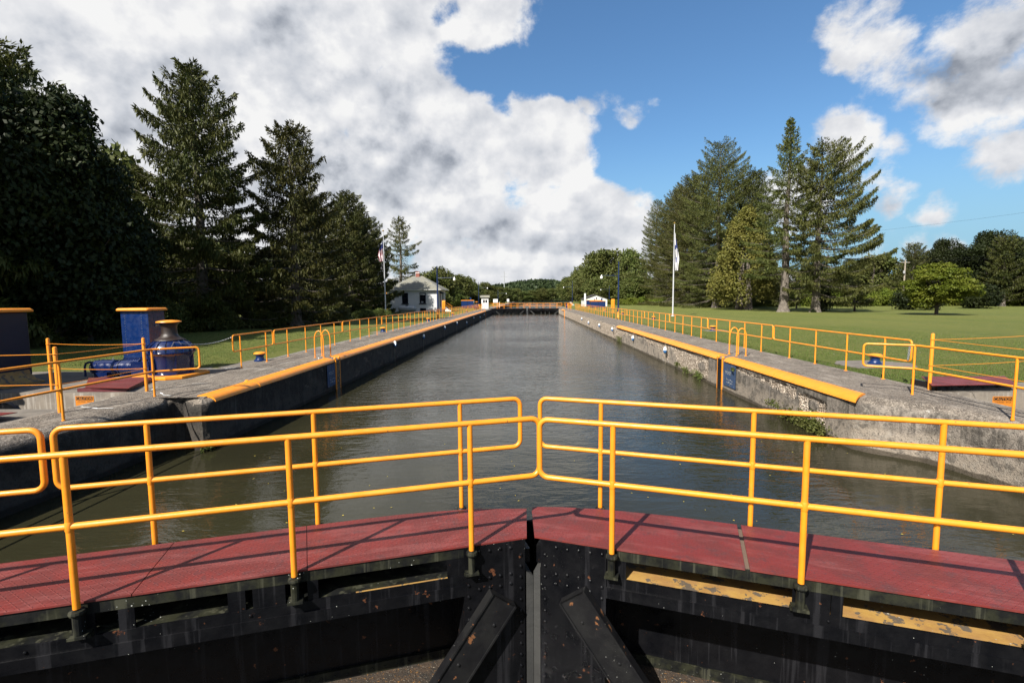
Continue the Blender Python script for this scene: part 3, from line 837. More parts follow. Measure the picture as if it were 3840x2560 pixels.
# chalky white crack repairs on the left walkway
def crack(name, pts, wdt, parent, seed=0):
    random.seed(seed); P = []
    for i in range(len(pts) - 1):
        a, c = Vector(pts[i] + (0,)), Vector(pts[i + 1] + (0,)); n = max(2, int((c - a).length / 0.07))
        for k in range(n):
            p = a + (c - a) * k / n; P.append(p + Vector((random.uniform(-.012, .012), random.uniform(-.012, .012), 0)))
    P.append(Vector(pts[-1] + (0,)))
    V = []; F = []
    for i, p in enumerate(P):
        t = (P[min(i + 1, len(P) - 1)] - P[max(i - 1, 0)]).normalized(); n = Vector((-t.y, t.x, 0)) * wdt * random.uniform(.5, 1.2)
        V += [(p.x + n.x, p.y + n.y, 0.006), (p.x - n.x, p.y - n.y, 0.006)]
    for i in range(len(P) - 1): F.append((2 * i, 2 * i + 1, 2 * i + 3, 2 * i + 2))
    b = MB(); b.add(V, F); return b.build(name, M['chalk'], parent)
for i, pts in enumerate([[(-9.11, 9.67), (-8.6, 9.50), (-8.3, 9.52)], [(-8.56, 11.16), (-8.25, 10.86), (-8.05, 10.80)], [(-9.01, 15.16), (-8.2, 15.1), (-7.69, 15.07), (-7.42, 14.85)],
                         [(-8.65, 12.4), (-8.3, 12.45)], [(-8.5, 16.2), (-7.7, 17.0)], [(-7.5, 17.5), (-7.75, 18.1), (-7.5, 18.6)], [(-9.0, 23.5), (-7.6, 24.6)], [(-9.0, 11.4), (-9.2, 11.9)],
                         [(-8.9, 32), (-8.1, 33.5)], [(-8.6, 44), (-7.9, 45)]]):
    crack('white_crack_line', pts, 0.012 if i not in (0, 1) else 0.02, WL, i)

# gate-machinery platforms and pits near the camera
def platform(side):
    t = thing('concrete_platform', 'concrete ledge and machinery pit on the %s of the near gate' % ('left' if side < 0 else 'right'), 'platform', (side * 11.5, 11, 0))
    s = side
    b = MB()
    def bx(x0, x1, y0, y1, z0, z1): b.box(min(s * x0, s * x1), max(s * x0, s * x1), y0, y1, z0, z1)
    bx(9.225, 9.30, -20, 11.6, -8, -0.004)                # ledge skirt towards the pit
    yp = 11.30 if s < 0 else 11.05
    b2 = MB()
    if s < 0:
        poly = [(-9.225, 11.3), (-9.225, 14.9), (-9.7, 15.4), (-10.75, 15.35), (-11.2, 14.6), (-14.6, 14.8), (-16.5, 14.6), (-16.5, 11.3)]
    else:
        poly = [(9.225, 11.05), (9.225, 11.75), (9.9, 11.9), (10.2, 12.2), (13.6, 12.3), (13.6, 11.05)]
    b2.prism(poly, -1.8, -0.012)
    b2.build('pad', M['padconcrete'], t)
    b.build('ledge_side', M['pitconcrete'], t)
    b = MB()
    xa, xb = sorted((s * 9.225, s * 14.0)); ya = -20; yb = 9.5 if s < 0 else 9.0
    b.box(xa, xb, ya, yb, -1.8, -0.008)
    b.build('near_pad', M['padconcrete'], t)
    b = MB(); b.box(min(s * 9.3, s * 14), max(s * 9.3, s * 14), yb, yp, -1.8, -1.6); b.build('pit_floor', M['pitconcrete'], t)
    b = MB(); b.box(min(s * 9.31, s * 13.98), max(s * 9.31, s * 13.98), yp - 0.03, yp - 0.002, -1.6, -0.02)
    b.build('pit_wall', M['pitconcrete'], t)
    b = MB(); b.box(min(s * 13.9, s * 14.1), max(s * 13.9, s * 14.1), -20, yp + 1.3, -2, -0.01); b.build('outer_curb', M['padconcrete'], t)
    return t
PLf = platform(-1); PRf = platform(1)
# ---------------------------------------------------------------- near mitre gate leaves
ALPHA = math.atan(0.31)
def u_of(parent, s):
    pass
def leaf(s):
    side = 'left' if s < 0 else 'right'
    t = thing('lock_gate_leaf', 'near %s lock gate leaf of black riveted steel with red tread-plate walkway' % side, 'lock gate', (0.06, 4.17, 0), -s * ALPHA)
    X = lambda u: s * u
    def box(b, u0, u1, w0, w1, z0, z1): b.box(min(X(u0), X(u1)), max(X(u0), X(u1)), w0, w1, z0, z1)
    # red walkway plates
    segs = [(None, 1.85), (1.856, 3.02), (3.027, 5.4), (5.407, 7.9)] if s < 0 else [(None, 1.70), (1.735, 4.9), (4.908, 7.9)]
    for i, (a, c) in enumerate(segs):
        if a is None:
            p = [(0.060, 0), (c, 0), (c + (0.10 if s < 0 else 0.02), 0.79), (1.15, 0.79), (0.75, 0.755), (0.42, 0.71), (0.15, 0.64), (-0.115, 0.565), (-0.095, 0.5)]
            if s > 0: p = [(0.012, 0.0), (c, 0), (c + 0.02, 0.79), (1.15, 0.79), (0.75, 0.765), (0.42, 0.73), (0.10, 0.67), (-0.14, 0.60), (-0.175, 0.57), (-0.16, 0.5)]
        else:
            p = [(a, 0), (c, 0), (c, 0.79), (a + (0.10 if (s < 0 and i == 1) else 0.02 if i == 1 else 0), 0.79)]
        b = MB(); b.prism([(X(u), w_) for u, w_ in p], 0.036, 0.050)
        b.build('deck_plate', M['deck'], t, local=True)
    # joint strip under the gap
    b = MB()
    box(b, 0.3, 7.9, 0.03, 0.76, 0.012, 0.030)
    b.build('joint_strip', M['rust'] if s < 0 else M['strip'], t, local=True)
    # top girder face and flange
    b = MB()
    box(b, 0.60, 7.9, 0.012, 0.030, -0.055, 0.034); box(b, 0.60, 7.9, 0.030, 0.16, -0.055, -0.043)
    b.build('top_girder', M['black_mossy'], t, local=True)
    # second girder: two strips with a seam, shelf behind
    b = MB()
    box(b, 0.60, 7.9, 0.008, 0.026, -0.305, -0.215); box(b, 0.60, 7.9, -0.004, 0.022, -0.395, -0.300)
    for u in (1.95, 3.35, 4.6, 6.2):
        for dz in (-0.26, -0.35): b.dome((X(u + 0.32), 0.004, dz), 0.013, (0, -1, 0))
    b.build('waist_girder', M['black'], t, local=True)
    b = MB(); box(b, 0.62, 7.9, 0.028, 0.58, -0.235, -0.216)
    b.build('girder_shelf', M['yellow_dull'] if s > 0 else M['black_mossy'], t, local=True)
    if s < 0:
        b = MB(); box(b, 0.76, 1.5, 0.010, 0.024, -0.2165, -0.2125)
        b.build('painted_edge', M['yellow_dull'], t, local=True)
    # closing plates between the slots
    pl = [(0.60, 0.76), (1.78, 1.86), (2.02, 2.25), (2.30, 2.42), (3.02, 3.12), (3.26, 3.40), (4.6, 4.9), (6.1, 6.4)] if s < 0 else [(0.60, 0.80), (2.03, 2.28), (2.285, 2.36), (3.62, 3.9), (5.1, 5.4), (6.5, 6.8)]
    for (a, c) in pl:
        b = MB(); box(b, a, c, 0.014, 0.028, -0.217, -0.053); b.build('web_plate', M['black'], t, local=True)
    # skin plate on the water side and lower girder
    b = MB(); box(b, 0.78, 7.9, 0.745, 0.765, -0.16, 0.034); box(b, -0.31 if s < 0 else -0.21, 7.9, 0.745, 0.765, -8.0, -0.16)
    b.build('skin_plate', M['black'], t, local=True)
    b = MB()
    for k in range(12): box(b, 1.05 + k * 0.62, 1.065 + k * 0.62, 0.56, 0.744, -1.36, -0.40)
    b.build('stiffener', M['black'], t, local=True) if s > 9 else None
    b = MB(); box(b, 0.62, 7.9, 0.715, 0.744, -1.47, -1.375)
    u = 0.72
    while u < 7.8:
        b.dome((X(u), 0.714, -1.425), 0.014, (0, -1, 0)); u += 0.115
    b.build('base_angle', M['black_mossy'], t, local=True)
    b = MB(); box(b, 0.05, 7.9, -0.02, 0.744, -1.49, -1.470)
    b.build('lower_girder', M['debris'], t, local=True)
    b = MB(); random.seed(21 + s)
    for k in range(420):
        uu = random.uniform(0.65, 5.0); ww = random.uniform(0.05, 0.70); r_ = random.uniform(.003, .011)
        b.dome((X(uu), ww, -1.470), r_, (random.uniform(-.3, .3), random.uniform(-.3, .3), 1), r_ * 0.7, 5)
    tag(b.build('debris', M['debris'], t, local=True), kind='stuff')
    # mitre end plate with rivets
    b = MB()
    u0, u1 = (0.080, 0.62) if s < 0 else (0.070, 0.64)
    box(b, u0, u1, -0.008, 0.014, -6.0, 0.034)
    box(b, u0, u0 + 0.012, 0.014, 0.60, -6.0, 0.030)
    box(b, u1 - 0.014, u1 - 0.002, 0.014, 0.74, -6.0, -0.396)
    EP = b; b = MB()
    cols = [u0 + 0.04, u1 - 0.035]
    z = -0.09
    while z > -2.2:
        for c_ in cols:
            if c_ == cols[1] and z > -0.2: continue
            b.dome((X(c_), -0.009, z - random.uniform(0, .006)), 0.0155, (0, -1, 0), 0.014)
        z -= 0.103
    for k in range(1, 5):
        uu = u0 + 0.04 + k * (u1 - u0 - 0.075) / 5
        for zz in (-0.012, -0.255, -0.350): b.dome((X(uu), -0.009, zz + random.uniform(-.008, .008)), 0.0155, (0, -1, 0), 0.014)
    b.dome((X(cols[1]), -0.009, -0.012), 0.0155, (0, -1, 0), 0.014)
    EP.add(b.v, b.f); EP.build('end_plate', M['black'], t, local=True, smooth=35)
    # diagonal brace: channel with raised flanges
    b = MB()
    d = Vector((X(0.585), 0, -0.811)); q = Vector((X(0.811), 0, 0.585))
    o0 = Vector((X(0.27), -0.010, -0.455))
    if s < 0: o0 = Vector((X(0.20), -0.010, -0.50))
    W = 0.235
    b.obb(o0 + Vector((0, -0.085, 0)), d * 4.2, q * W, (0, 0.012, 0))
    b.obb(o0 + q * W, d * 4.2, q * 0.014, (0, -0.10, 0))
    b.obb(o0, d * 4.2, q * -0.014, (0, -0.10, 0))
    b.obb(o0 + Vector((0, -0.085, 0)), q * W, d * 0.012, (0, 0.085, 0))
    for k in range(3):
        b.dome(o0 + d * (0.22 + 0.42 * k) + q * (W * (0.3 + 0.35 * (k % 2))) + Vector((0, -0.086, 0)), 0.016, (0, -1, 0), 0.012)
    b.build('diagonal_brace', M['black_brace'], t, local=True)
    # timber mitre post
    b = MB()
    zt = -0.31 if s < 0 else -0.27
    box(b, 0.003, 0.064, -0.004, 0.70, -6.0, zt)
    b.add([(X(0.003), -0.004, zt), (X(0.064), -0.004, zt), (X(0.064), 0.70, zt), (X(0.003), 0.70, zt), (X(0.064), -0.004, zt + 0.045), (X(0.064), 0.70, zt + 0.045)], [(0, 1, 4), (3, 5, 2), (0, 4, 5, 3), (1, 2, 5, 4)])
    b.build('mitre_timber', M['timber'], t, local=True)
    b = MB(); box(b, 0.0, 0.078 if s < 0 else 0.066, 0.10, 0.60, -0.24, -0.11 if s < 0 else -0.08); b.build('mitre_bracket', M['black'], t, local=True)
    # railings: near row in front of the deck edge, far row behind it
    def rail(w_, ua, ub, posts, zt, zm, foot, name_label):
        b = MB()
        lp = arc_loop(ua, ub, zm, zt, 0.075, 6)
        b.tube([(X(u), w_, z) for u, z in lp], 0.0235, 12, closed=True)
        ro = b.build('railing', M['yellow'], t, local=True, smooth=True)
        ro['label'] = name_label
        for u in posts:
            b = MB(); b.tube([(X(u), w_, foot), (X(u), w_, zt - 0.01)], 0.0225, 12)
            b.lathe((X(u), w_, zm), [(0.0235, -0.035), (0.0275, -0.02), (0.0275, 0.02), (0.0235, 0.035)], 12)
            b.build('post', M['yellow'], ro, local=True, smooth=True)
        return ro
    ia = -0.045 if s < 0 else 0.075
    rail(-0.045, ia, 3.98 + 3.4, [0.56, 1.94, 3.33, 4.72, 6.1] if s < 0 else [0.69, 2.07, 3.45, 4.83, 6.2], 1.115, 0.615, 0.03, 'railing on the camera side of the walkway')
    fp = [0.49, 1.86, 3.19] if s < 0 else [0.46, 1.84, 3.24]
    rail(0.85, -0.14 if s < 0 else -0.17, 3.85, fp, 1.105, 0.60, 0.0, 'railing on the water side of the walkway')
    rail(0.85, 3.935, 7.4, [4.5, 5.9, 7.1], 1.105, 0.60, 0.0, 'outer railing on the water side of the walkway')
    for u in ([0.56, 1.94, 3.33, 4.72] if s < 0 else [0.69, 2.07, 3.45]):
        b = MB()
        b.tube([(X(u), -0.045, 0.012), (X(u), -0.045, -0.165)], 0.030, 12)
        b.lathe((X(u), -0.045, 0.0), [(0.046, -0.012), (0.05, 0.0), (0.046, 0.016), (0.026, 0.020)], 14)
        box(b, u - 0.055, u + 0.055, -0.085, 0.012, -0.178, -0.160)
        box(b, u - 0.02, u + 0.02, -0.02, 0.012, -0.165, 0.0)
        box(b, u - 0.06, u + 0.06, -0.03, 0.012, -0.205, -0.182)
        b.build('post_socket', M['black_mossy'], t, local=True)
    for u in fp + [4.5]:
        b = MB()
        b.lathe((X(u), 0.85, 0.0), [(0.050, -0.06), (0.050, 0.012), (0.042, 0.022), (0.026, 0.022)], 14)
        box(b, u - 0.05, u + 0.05, 0.77, 0.86, -0.08, -0.02)
        b.build('post_socket', M['black_mossy'], t, local=True)
    return t
GL_ = leaf(-1); GR_ = leaf(1)

# ---------------------------------------------------------------- railings on the lock walls
def wall_rail_proto(L, ya, posts, label, group, loc, zt=1.067, zm=0.56):
    t = thing('guard_rail', label, 'railing', loc, 0, group)
    b = MB(); b.tube([(0, y, z) for y, z in arc_loop(0, L, zm, zt, 0.08, 4)], 0.022, 8, closed=True)
    b.build('rails', M['yellow'], t, local=True, smooth=True)
    for p in posts:
        b = MB(); b.tube([(0, p, -0.03), (0, p, zt - 0.01)], 0.021, 8)
        b.lathe((0, p, 0.0), [(0.05, -0.01), (0.05, 0.010), (0.024, 0.012)], 8)
        b.build('post', M['yellow'], t, local=True, smooth=True)
    return t
GRPL = 'yellow railing sections on the left lock wall'; GRPR = 'yellow railing sections on the right lock wall'
t = wall_rail_proto(2.42, 0, [0.40, 1.95], 'short yellow pipe railing section nearest the capstan on the left wall', GRPL, (-9.06, 14.93, 0))
proto = wall_rail_proto(6.62, 0, [0.98, 2.53, 4.07, 5.61], 'x', GRPL, (-9.06, 17.45, 0))
NL = 12
for i in range(NL):
    o = proto if i == 0 else copy_tree(proto)
    o.location = (-9.06, 17.45 + 6.715 * i, 0)
    o['label'] = '%s full yellow railing section from the near end along the left wall' % ORD[i]
protor = wall_rail_proto(6.50, 0, [0.87, 2.35, 3.86, 5.38], 'x', GRPR, (9.2, 11.9, 0))
for i in range(12):
    o = protor if i == 0 else copy_tree(protor)
    o.location = (9.2, 11.9 + 6.575 * i, 0)
    o['label'] = '%s yellow railing section from the near end along the right wall' % ORD[i]
# railings on the ledges beside the gate recess
def ledge_rail(side):
    s = side
    P0 = (8.345, -1.0); P1 = (8.37, 10.72); P2 = (7.62, 11.22)
    t = thing('guard_rail', 'bent yellow railing on the ledge above the %s gate recess' % ('left' if s < 0 else 'right'), 'railing', (s * 8.37, 8, 0))
    zt, zm = 1.067, 0.565
    b = MB()
    path = [(s * P0[0], P0[1], zt), (s * P1[0], P1[1], zt)]
    d = Vector((s * (P2[0] - P1[0]), P2[1] - P1[1], 0)); Ld = d.length; d.normalize(); o = Vector((s * P1[0], P1[1], 0))
    rc = 0.075
    lp = []
    for i in range(6):
        a = R(90 - 90 * i / 5); lp.append(o + d * (Ld - rc + rc * math.cos(a)) + Vector((0, 0, zt - rc + rc * math.sin(a))))
    for i in range(6):
        a = R(0 - 90 * i / 5); lp.append(o + d * (Ld - rc + rc * math.cos(a)) + Vector((0, 0, zm + rc + rc * math.sin(a))))
    path += lp + [(s * P1[0], P1[1], zm), (s * P0[0], P0[1], zm)]
    b.tube(path, 0.0225, 10)
    b.build('rails', M['yellow'], t, smooth=True)
    for y in (10.72, 8.52, 6.3, 4.1):
        b = MB(); b.tube([(s * 8.36, y, -0.02), (s * 8.36, y, zt - 0.01)], 0.0225, 10); b.lathe((s * 8.36, y, 0), [(0.03, -0.01), (0.03, 0.012), (0.024, 0.016)], 10)
        b.build('post', M['yellow'], t, smooth=True)
    return t
ledge_rail(-1); ledge_rail(1)

# ladder hoops
def hoop(loc, label, w_=0.27, h=0.98, axis='y', group='hooped hand grabs at the wall ladders'):
    t = thing('ladder_handrail', label, 'handrail', loc, 0, group)
    b = MB(); P = [(0, 0, -0.02)]
    for i in range(9):
        a = math.pi * i / 8; P.append((w_ * (1 - math.cos(a)), 0, h - w_ + w_ * math.sin(a)))
    P.append((2 * w_, 0, -0.02))
    sc_ = 0.5
    P = [((p[0] * sc_) if axis == 'x' else 0, (p[0] * sc_) if axis == 'y' else 0, p[2]) for p in P]
    b.tube(P, 0.022, 8); b.build('hoop', M['yellow'], t, local=True, smooth=True)
    b = MB()
    for p in (P[0], P[-1]): b.lathe((p[0], p[1], 0), [(0.055, -0.01), (0.055, 0.010), (0.03, 0.012)], 10)
    b.build('base_flange', M['yellow'], t, local=True)
    return t
hoop((-7.84, 18.02, 0), 'nearer yellow hooped hand grab beside the left wall ladder', 0.33, 1.0, 'x')
hoop((-7.80, 18.56, 0), 'farther yellow hooped hand grab beside the left wall ladder', 0.33, 1.0, 'x')
hoop((7.66, 17.94, 0), 'nearer yellow hooped hand grab beside the right wall ladder', 0.33, 1.0, 'x')
hoop((7.62, 18.48, 0), 'farther yellow hooped hand grab beside the right wall ladder', 0.33, 1.0, 'x')
hoop((-7.75, 87.4, 0), 'distant yellow hooped hand grab by the white booth', 0.5, 1.3, 'x')
hoop((7.7, 88.4, 0), 'distant yellow hooped hand grab near the far right gate', 0.5, 1.3, 'x')

# bollards
def bollard(loc, label):
    t = thing('mooring_bollard', label, 'bollard', loc, 0, 'mooring bollards with yellow caps')
    b = MB(); b.lathe((0, 0, 0), [(0.20, -0.04), (0.20, 0.02), (0.155, 0.05), (0.125, 0.12), (0.13, 0.17), (0.17, 0.22), (0.185, 0.235)], 20)
    b.build('stem', M['blue'], t, local=True, smooth=30)
    b = MB(); b.lathe((0, 0, 0), [(0.185, 0.232), (0.205, 0.25), (0.20, 0.275), (0.16, 0.305), (0.08, 0.32), (0.01, 0.323)], 20)
    b.build('cap', M['yellow'], t, local=True, smooth=30)
    return t
bp = bollard((-9.48, 17.2, 0), 'nearest yellow-capped blue bollard on the left, behind the first railings')
bl = [(-9.55, 32.7, 'second yellow-capped bollard on the left side, on its small concrete pad'), (-9.6, 48.4, 'third yellow-capped bollard on the left side, before the lamp post'),
      (-9.65, 65.3, 'fourth yellow-capped bollard on the left side, beyond the lamp post'), (-9.75, 82.0, 'farthest yellow-capped bollard on the left side'),
      (11.1, 15.8, 'nearest yellow-capped blue bollard on the right, seen behind the bent railing'), (12.1, 32.0, 'second yellow-capped bollard in the right-hand lawn'),
      (12.6, 48.6, 'third yellow-capped bollard in the right-hand lawn'), (12.7, 64.6, 'fourth yellow-capped bollard in the right-hand lawn'), (12.7, 78.5, 'farthest yellow-capped bollard in the right-hand lawn')]
for x, y, lab in bl:
    o = copy_tree(bp); o.location = (x, y, -0.02 if x < 0 else -0.01); o['label'] = lab
def pad(poly, label, z1=-0.018):
    b = MB(); b.prism(poly, -0.25, z1); o = b.build('concrete_pad', M['padconcrete']); tag(o, label, 'concrete pad', 'small concrete pads under the bollards')
pad([(-10.0, 15.6), (-9.31, 15.9), (-9.31, 17.75), (-9.75, 17.9), (-10.0, 17.4)], 'concrete pad under the nearest left bollard')
pad([(-10.2, 31.9), (-9.31, 31.8), (-9.31, 33.8), (-10.2, 33.6)], 'concrete pad under the second left bollard')
pad([(10.0, 14.9), (11.9, 15.1), (12.3, 15.9), (11.6, 16.7), (10.4, 16.6), (9.9, 15.9)], 'irregular concrete pad around the nearest right bollard')
pad([(11.5, 31.3), (12.9, 31.4), (13.0, 32.6), (11.6, 32.7)], 'concrete pad under the second right bollard')

# mooring lines with floats
def mooring(side, y, zf, label, big=1.0):
    s = side
    t = thing('mooring_line', label, 'mooring line', (s * 7.0, y, 0), 0, 'mooring lines with blue and white floats')
    b = MB()
    P = [(s * 7.42, y + 0.12, 0.015), (s * 7.33, y + 0.03, 0.045), (s * 7.2, y, 0.03), (s * 7.06, y, -0.02), (s * 6.95, y, -0.12), (s * 6.93, y, zf + 0.1), (s * 6.935, y, zf - 0.1), (s * 6.935, y, -1.2)]
    b.tube(P, 0.008, 6); b.tube([(s * 7.42 + 0.05 * math.cos(a), y + 0.12 + 0.05 * math.sin(a), 0.045) for a in np.linspace(0, 6.28, 9)[:-1]], 0.012, 5, closed=True)
    b.build('rope', M['rope'], t)
    b = MB(); k = 0.088 * big
    b.lathe((s * 6.915, y, zf), [(0.02, 0.17), (0.05, 0.15), (k, 0.08), (k * 1.05, 0.0)], 14)
    fl = b.build('float', M['white'], t, smooth=True)
    b = MB(); b.lathe((s * 6.915, y, zf), [(k * 1.05, 0.0), (k, -0.07), (0.05, -0.14), (0.02, -0.16)], 14)
    b.build('blue_end', M['floatblue'], fl, smooth=True)
    return t
for i, (y, z) in enumerate([(24.4, -.47), (31.7, -.47), (39.2, -.36), (46.1, -.42), (53.9, -.55), (60.3, -.40)]):
    mooring(1, y, z, '%s mooring line with blue and white float on the right wall, counted from near' % ORD[i])
for i, (y, z) in enumerate([(25.8, -.22), (33.2, -.40), (42.0, -.33), (49.6, -.33), (57.9, -.66), (66.0, -.43), (75.2, -.68), (83.0, -.55)]):
    mooring(-1, y, z, '%s mooring line with blue and white float on the left wall, counted from near' % ORD[i])
# ---------------------------------------------------------------- machinery beside the near left gate
t = thing('capstan', 'blue and brown gear capstan with yellow cap standing on the left ledge', 'capstan', (-10.2, 13.85, 0))
b = MB(); b.prism([(-10.95, 13.25), (-10.7, 13.0), (-9.8, 12.98), (-9.48, 13.2), (-9.42, 14.3), (-9.7, 14.55), (-10.7, 14.6), (-10.95, 14.3)], -0.01, 0.07); b.build('base_plate', M['yellow'], t, bevel=0.012)
cx, cy = -10.2, 13.8
b = MB(); b.lathe((cx, cy, 0.07), [(0.56, 0), (0.56, 0.03), (0.50, 0.06), (0.52, 0.40), (0.56, 0.55), (0.60, 0.60), (0.62, 0.61), (0.62, 0.635), (0.58, 0.645)], 36)
for k in range(6):
    a = k * math.pi / 3 + 0.3
    b.obb((cx + 0.50 * math.cos(a) - 0.02 * math.sin(a), cy + 0.50 * math.sin(a) + 0.02 * math.cos(a), 0.07), (0.07 * math.cos(a), 0.07 * math.sin(a), 0), (0.04 * math.sin(a), -0.04 * math.cos(a), 0), (0, 0, 0.56))
b.build('gear_case', M['blue_glossy'], t, smooth=35)
b = MB(); b.lathe((cx, cy, 0.70), [(0.58, 0), (0.565, 0.09), (0.52, 0.18), (0.45, 0.26), (0.36, 0.32), (0.30, 0.335)], 36); b.build('dome', M['blue_glossy'], t, smooth=35)
b = MB()
for k in range(16):
    a = 2 * math.pi * k / 16
    P = [(0.575, 0.70), (0.555, 0.82), (0.48, 0.935), (0.35, 1.025)]
    V = []
    for (r_, z) in P:
        for w_ in (-0.012, 0.012):
            for dr in (0, 0.035):
                V.append((cx + (r_ + dr) * math.cos(a) - w_ * math.sin(a), cy + (r_ + dr) * math.sin(a) + w_ * math.cos(a), z))
    F = []
    for i in range(3):
        o_ = i * 4; n_ = o_ + 4
        F += [(o_, n_, n_ + 1, o_ + 1), (o_ + 3, n_ + 3, n_ + 2, o_ + 2), (o_ + 1, n_ + 1, n_ + 3, o_ + 3), (o_ + 2, n_ + 2, n_, o_)]
    b.add(V, F)
b.build('dome_ribs', M['blue_glossy'], t)
b = MB(); b.lathe((cx, cy, 1.03), [(0.38, 0), (0.37, 0.025), (0.29, 0.06), (0.22, 0.12), (0.195, 0.20), (0.19, 0.34), (0.205, 0.43), (0.25, 0.48), (0.28, 0.50)], 32); b.build('drum', M['rust'], t, smooth=35)
b = MB(); b.lathe((cx, cy, 1.53), [(0.28, 0), (0.315, 0.012), (0.30, 0.036), (0.22, 0.058), (0.1, 0.072), (0.01, 0.075)], 32); b.build('cap', M['yellow'], t, smooth=35)

t = thing('electric_motor', 'horizontal blue electric motor and gearbox driving the capstan, behind red hatch', 'motor', (-12.0, 13.9, 0))
my, mz = 13.75, 0.25
b = MB(); b.lathe((-12.62, my, mz), [(0.21, 0), (0.225, 0.02), (0.225, 0.55), (0.21, 0.57), (0.17, 0.60), (0.17, 0.74), (0.225, 0.76), (0.225, 0.80)], 28, 'X')
b.build('motor_body', M['blue_glossy'], t, smooth=35)
b = MB(); b.lathe((-11.82, my, mz), [(0.20, 0), (0.215, 0.02), (0.215, 0.62), (0.235, 0.63), (0.235, 0.68), (0.19, 0.70), (0.19, 0.80), (0.235, 0.82), (0.235, 0.88)], 28, 'X')
b.box(-11.30, -10.65, my - 0.24, my + 0.2, 0.0, 0.44)
b.build('gearbox', M['blue_glossy'], t, smooth=35)
b = MB(); b.lathe((-13.02, my, mz), [(0.03, 0), (0.10, 0.03), (0.17, 0.12), (0.20, 0.22), (0.215, 0.24), (0.215, 0.40)], 28, 'X')
b.build('end_bell', M['blue_glossy'], t, smooth=35)
b = MB()
for x in (-12.78, -12.60, -12.05, -11.85, -11.12, -10.92):
    for k in range(10):
        a = 2 * math.pi * k / 10
        b.dome((x, my + 0.232 * math.cos(a), mz + 0.232 * math.sin(a)), 0.014, (0, math.cos(a), math.sin(a)), 0.02, 6)
b.build('bolts', M['blue_glossy'], t)
b = MB(); b.box(-12.62, -12.16, my - 0.27, my + 0.25, 0.0, 0.14); b.build('foot', M['blue_glossy'], t); b = MB(); b.box(-11.8, -11.2, my - 0.16, my + 0.16, 0.0, 0.05); b.build('foot', M['blue_glossy'], t)
b = MB(); b.tube([(-12.85, my - 0.02, 0.40), (-13.05, my - 0.02, 0.405), (-13.17, my - 0.02, 0.37), (-13.22, my - 0.02, 0.28), (-13.22, my - 0.02, -0.05)], 0.032, 10); b.build('conduit', M['blue'], t, smooth=True)
b = MB(); b.tube([(-12.18 + 0.03 * math.cos(a), my, 0.49 + 0.03 * math.sin(a)) for a in np.linspace(0, 6.28, 11)[:-1]], 0.008, 6, closed=True); b.build('lifting_eye', M['galv'], t)

for ch in kids(t):                                     # fit the motor between its conduit and the gear case
    for v in ch.data.vertices:
        wx_ = v.co.x + t.location.x; v.co.x = -10.65 + (wx_ + 10.65) * 0.80 - t.location.x

t = thing('control_cabinet', 'tall riveted blue control cabinet with yellow lid behind the capstan motor', 'cabinet', (-11.5, 14.6, 0))
b = MB(); b.box(-11.95, -11.12, 14.22, 14.88, 0.47, 1.86); b.build('body', M['blue'], t, bevel=0.006)
b = MB()
for x in (-11.83, -11.33):
    for k in range(17): b.dome((x, 14.219, 0.56 + k * 0.077), 0.008, (0, -1, 0), 0.007, 6)
for k in range(17): b.dome((-11.18, 14.219, 0.56 + k * 0.077), 0.006, (0, -1, 0), 0.005, 6)
b.build('rivet_rows', M['grey_metal'], t)
b = MB(); b.cbox(-12.03, -11.05, 14.13, 14.97, 1.865, 1.945, 0.035); b.build('lid', M['yellow'], t, bevel=0.01)
b = MB(); b.box(-11.93, -11.10, 14.16, 14.90, 0.43, 0.469); b.box(-11.8, -11.2, 14.0, 14.8, 0.30, 0.43)
for k in range(6): b.dome((-11.85 + k * 0.14, 14.19, 0.47), 0.018, (0, 0, 1), 0.02, 6)
b.build('mounting_flange', M['blue_glossy'], t)
b = MB(); b.lathe((-11.118, 14.5, 1.42), [(0.03, 0), (0.03, 0.03), (0.012, 0.03), (0.012, 0.07)], 10, 'X'); b.build('door_latch', M['galv'], t)

t = thing('machine_housing', 'large navy machine housing with yellow lid and flared skirt at left edge', 'machine housing', (-14.3, 11.5, 0))
b = MB(); b.box(-15.6, -13.36, 9.4, 12.86, 0.20, 1.88); b.build('body', M['navy'], t, bevel=0.02)
b = MB(); b.cbox(-15.7, -13.25, 9.3, 12.98, 1.885, 1.985, 0.05); b.build('lid', M['yellow'], t, bevel=0.015)
b = MB()
pr = [(0.0, 0.34), (0.02, 0.34), (0.05, 0.24), (0.16, 0.10), (0.34, 0.03), (0.34, -0.01), (0.0, -0.01)]
V = []; F = []
for y in (9.2, 12.75):
    for (d, z) in pr: V.append((-13.36 + d, y + (0.25 if y > 10 else -0.25) * d, z))
n = len(pr)
for j in range(n): F.append((j, (j + 1) % n, n + (j + 1) % n, n + j))
F.append(tuple(reversed(range(n)))); F.append(tuple(range(n, 2 * n)))
b.add(V, F)
b.build('skirt', M['yellow_dull'], t)
b = MB(); b.lathe((-13.358, 11.9, 1.55), [(0.10, 0), (0.10, 0.02), (0.01, 0.02)], 16, 'X'); b.build('round_plate', M['yellow'], t)
b = MB(); b.box(-13.9, -12.75, 9.2, 12.9, -0.30, -0.012); b.build('plinth', M['maroon'], t)

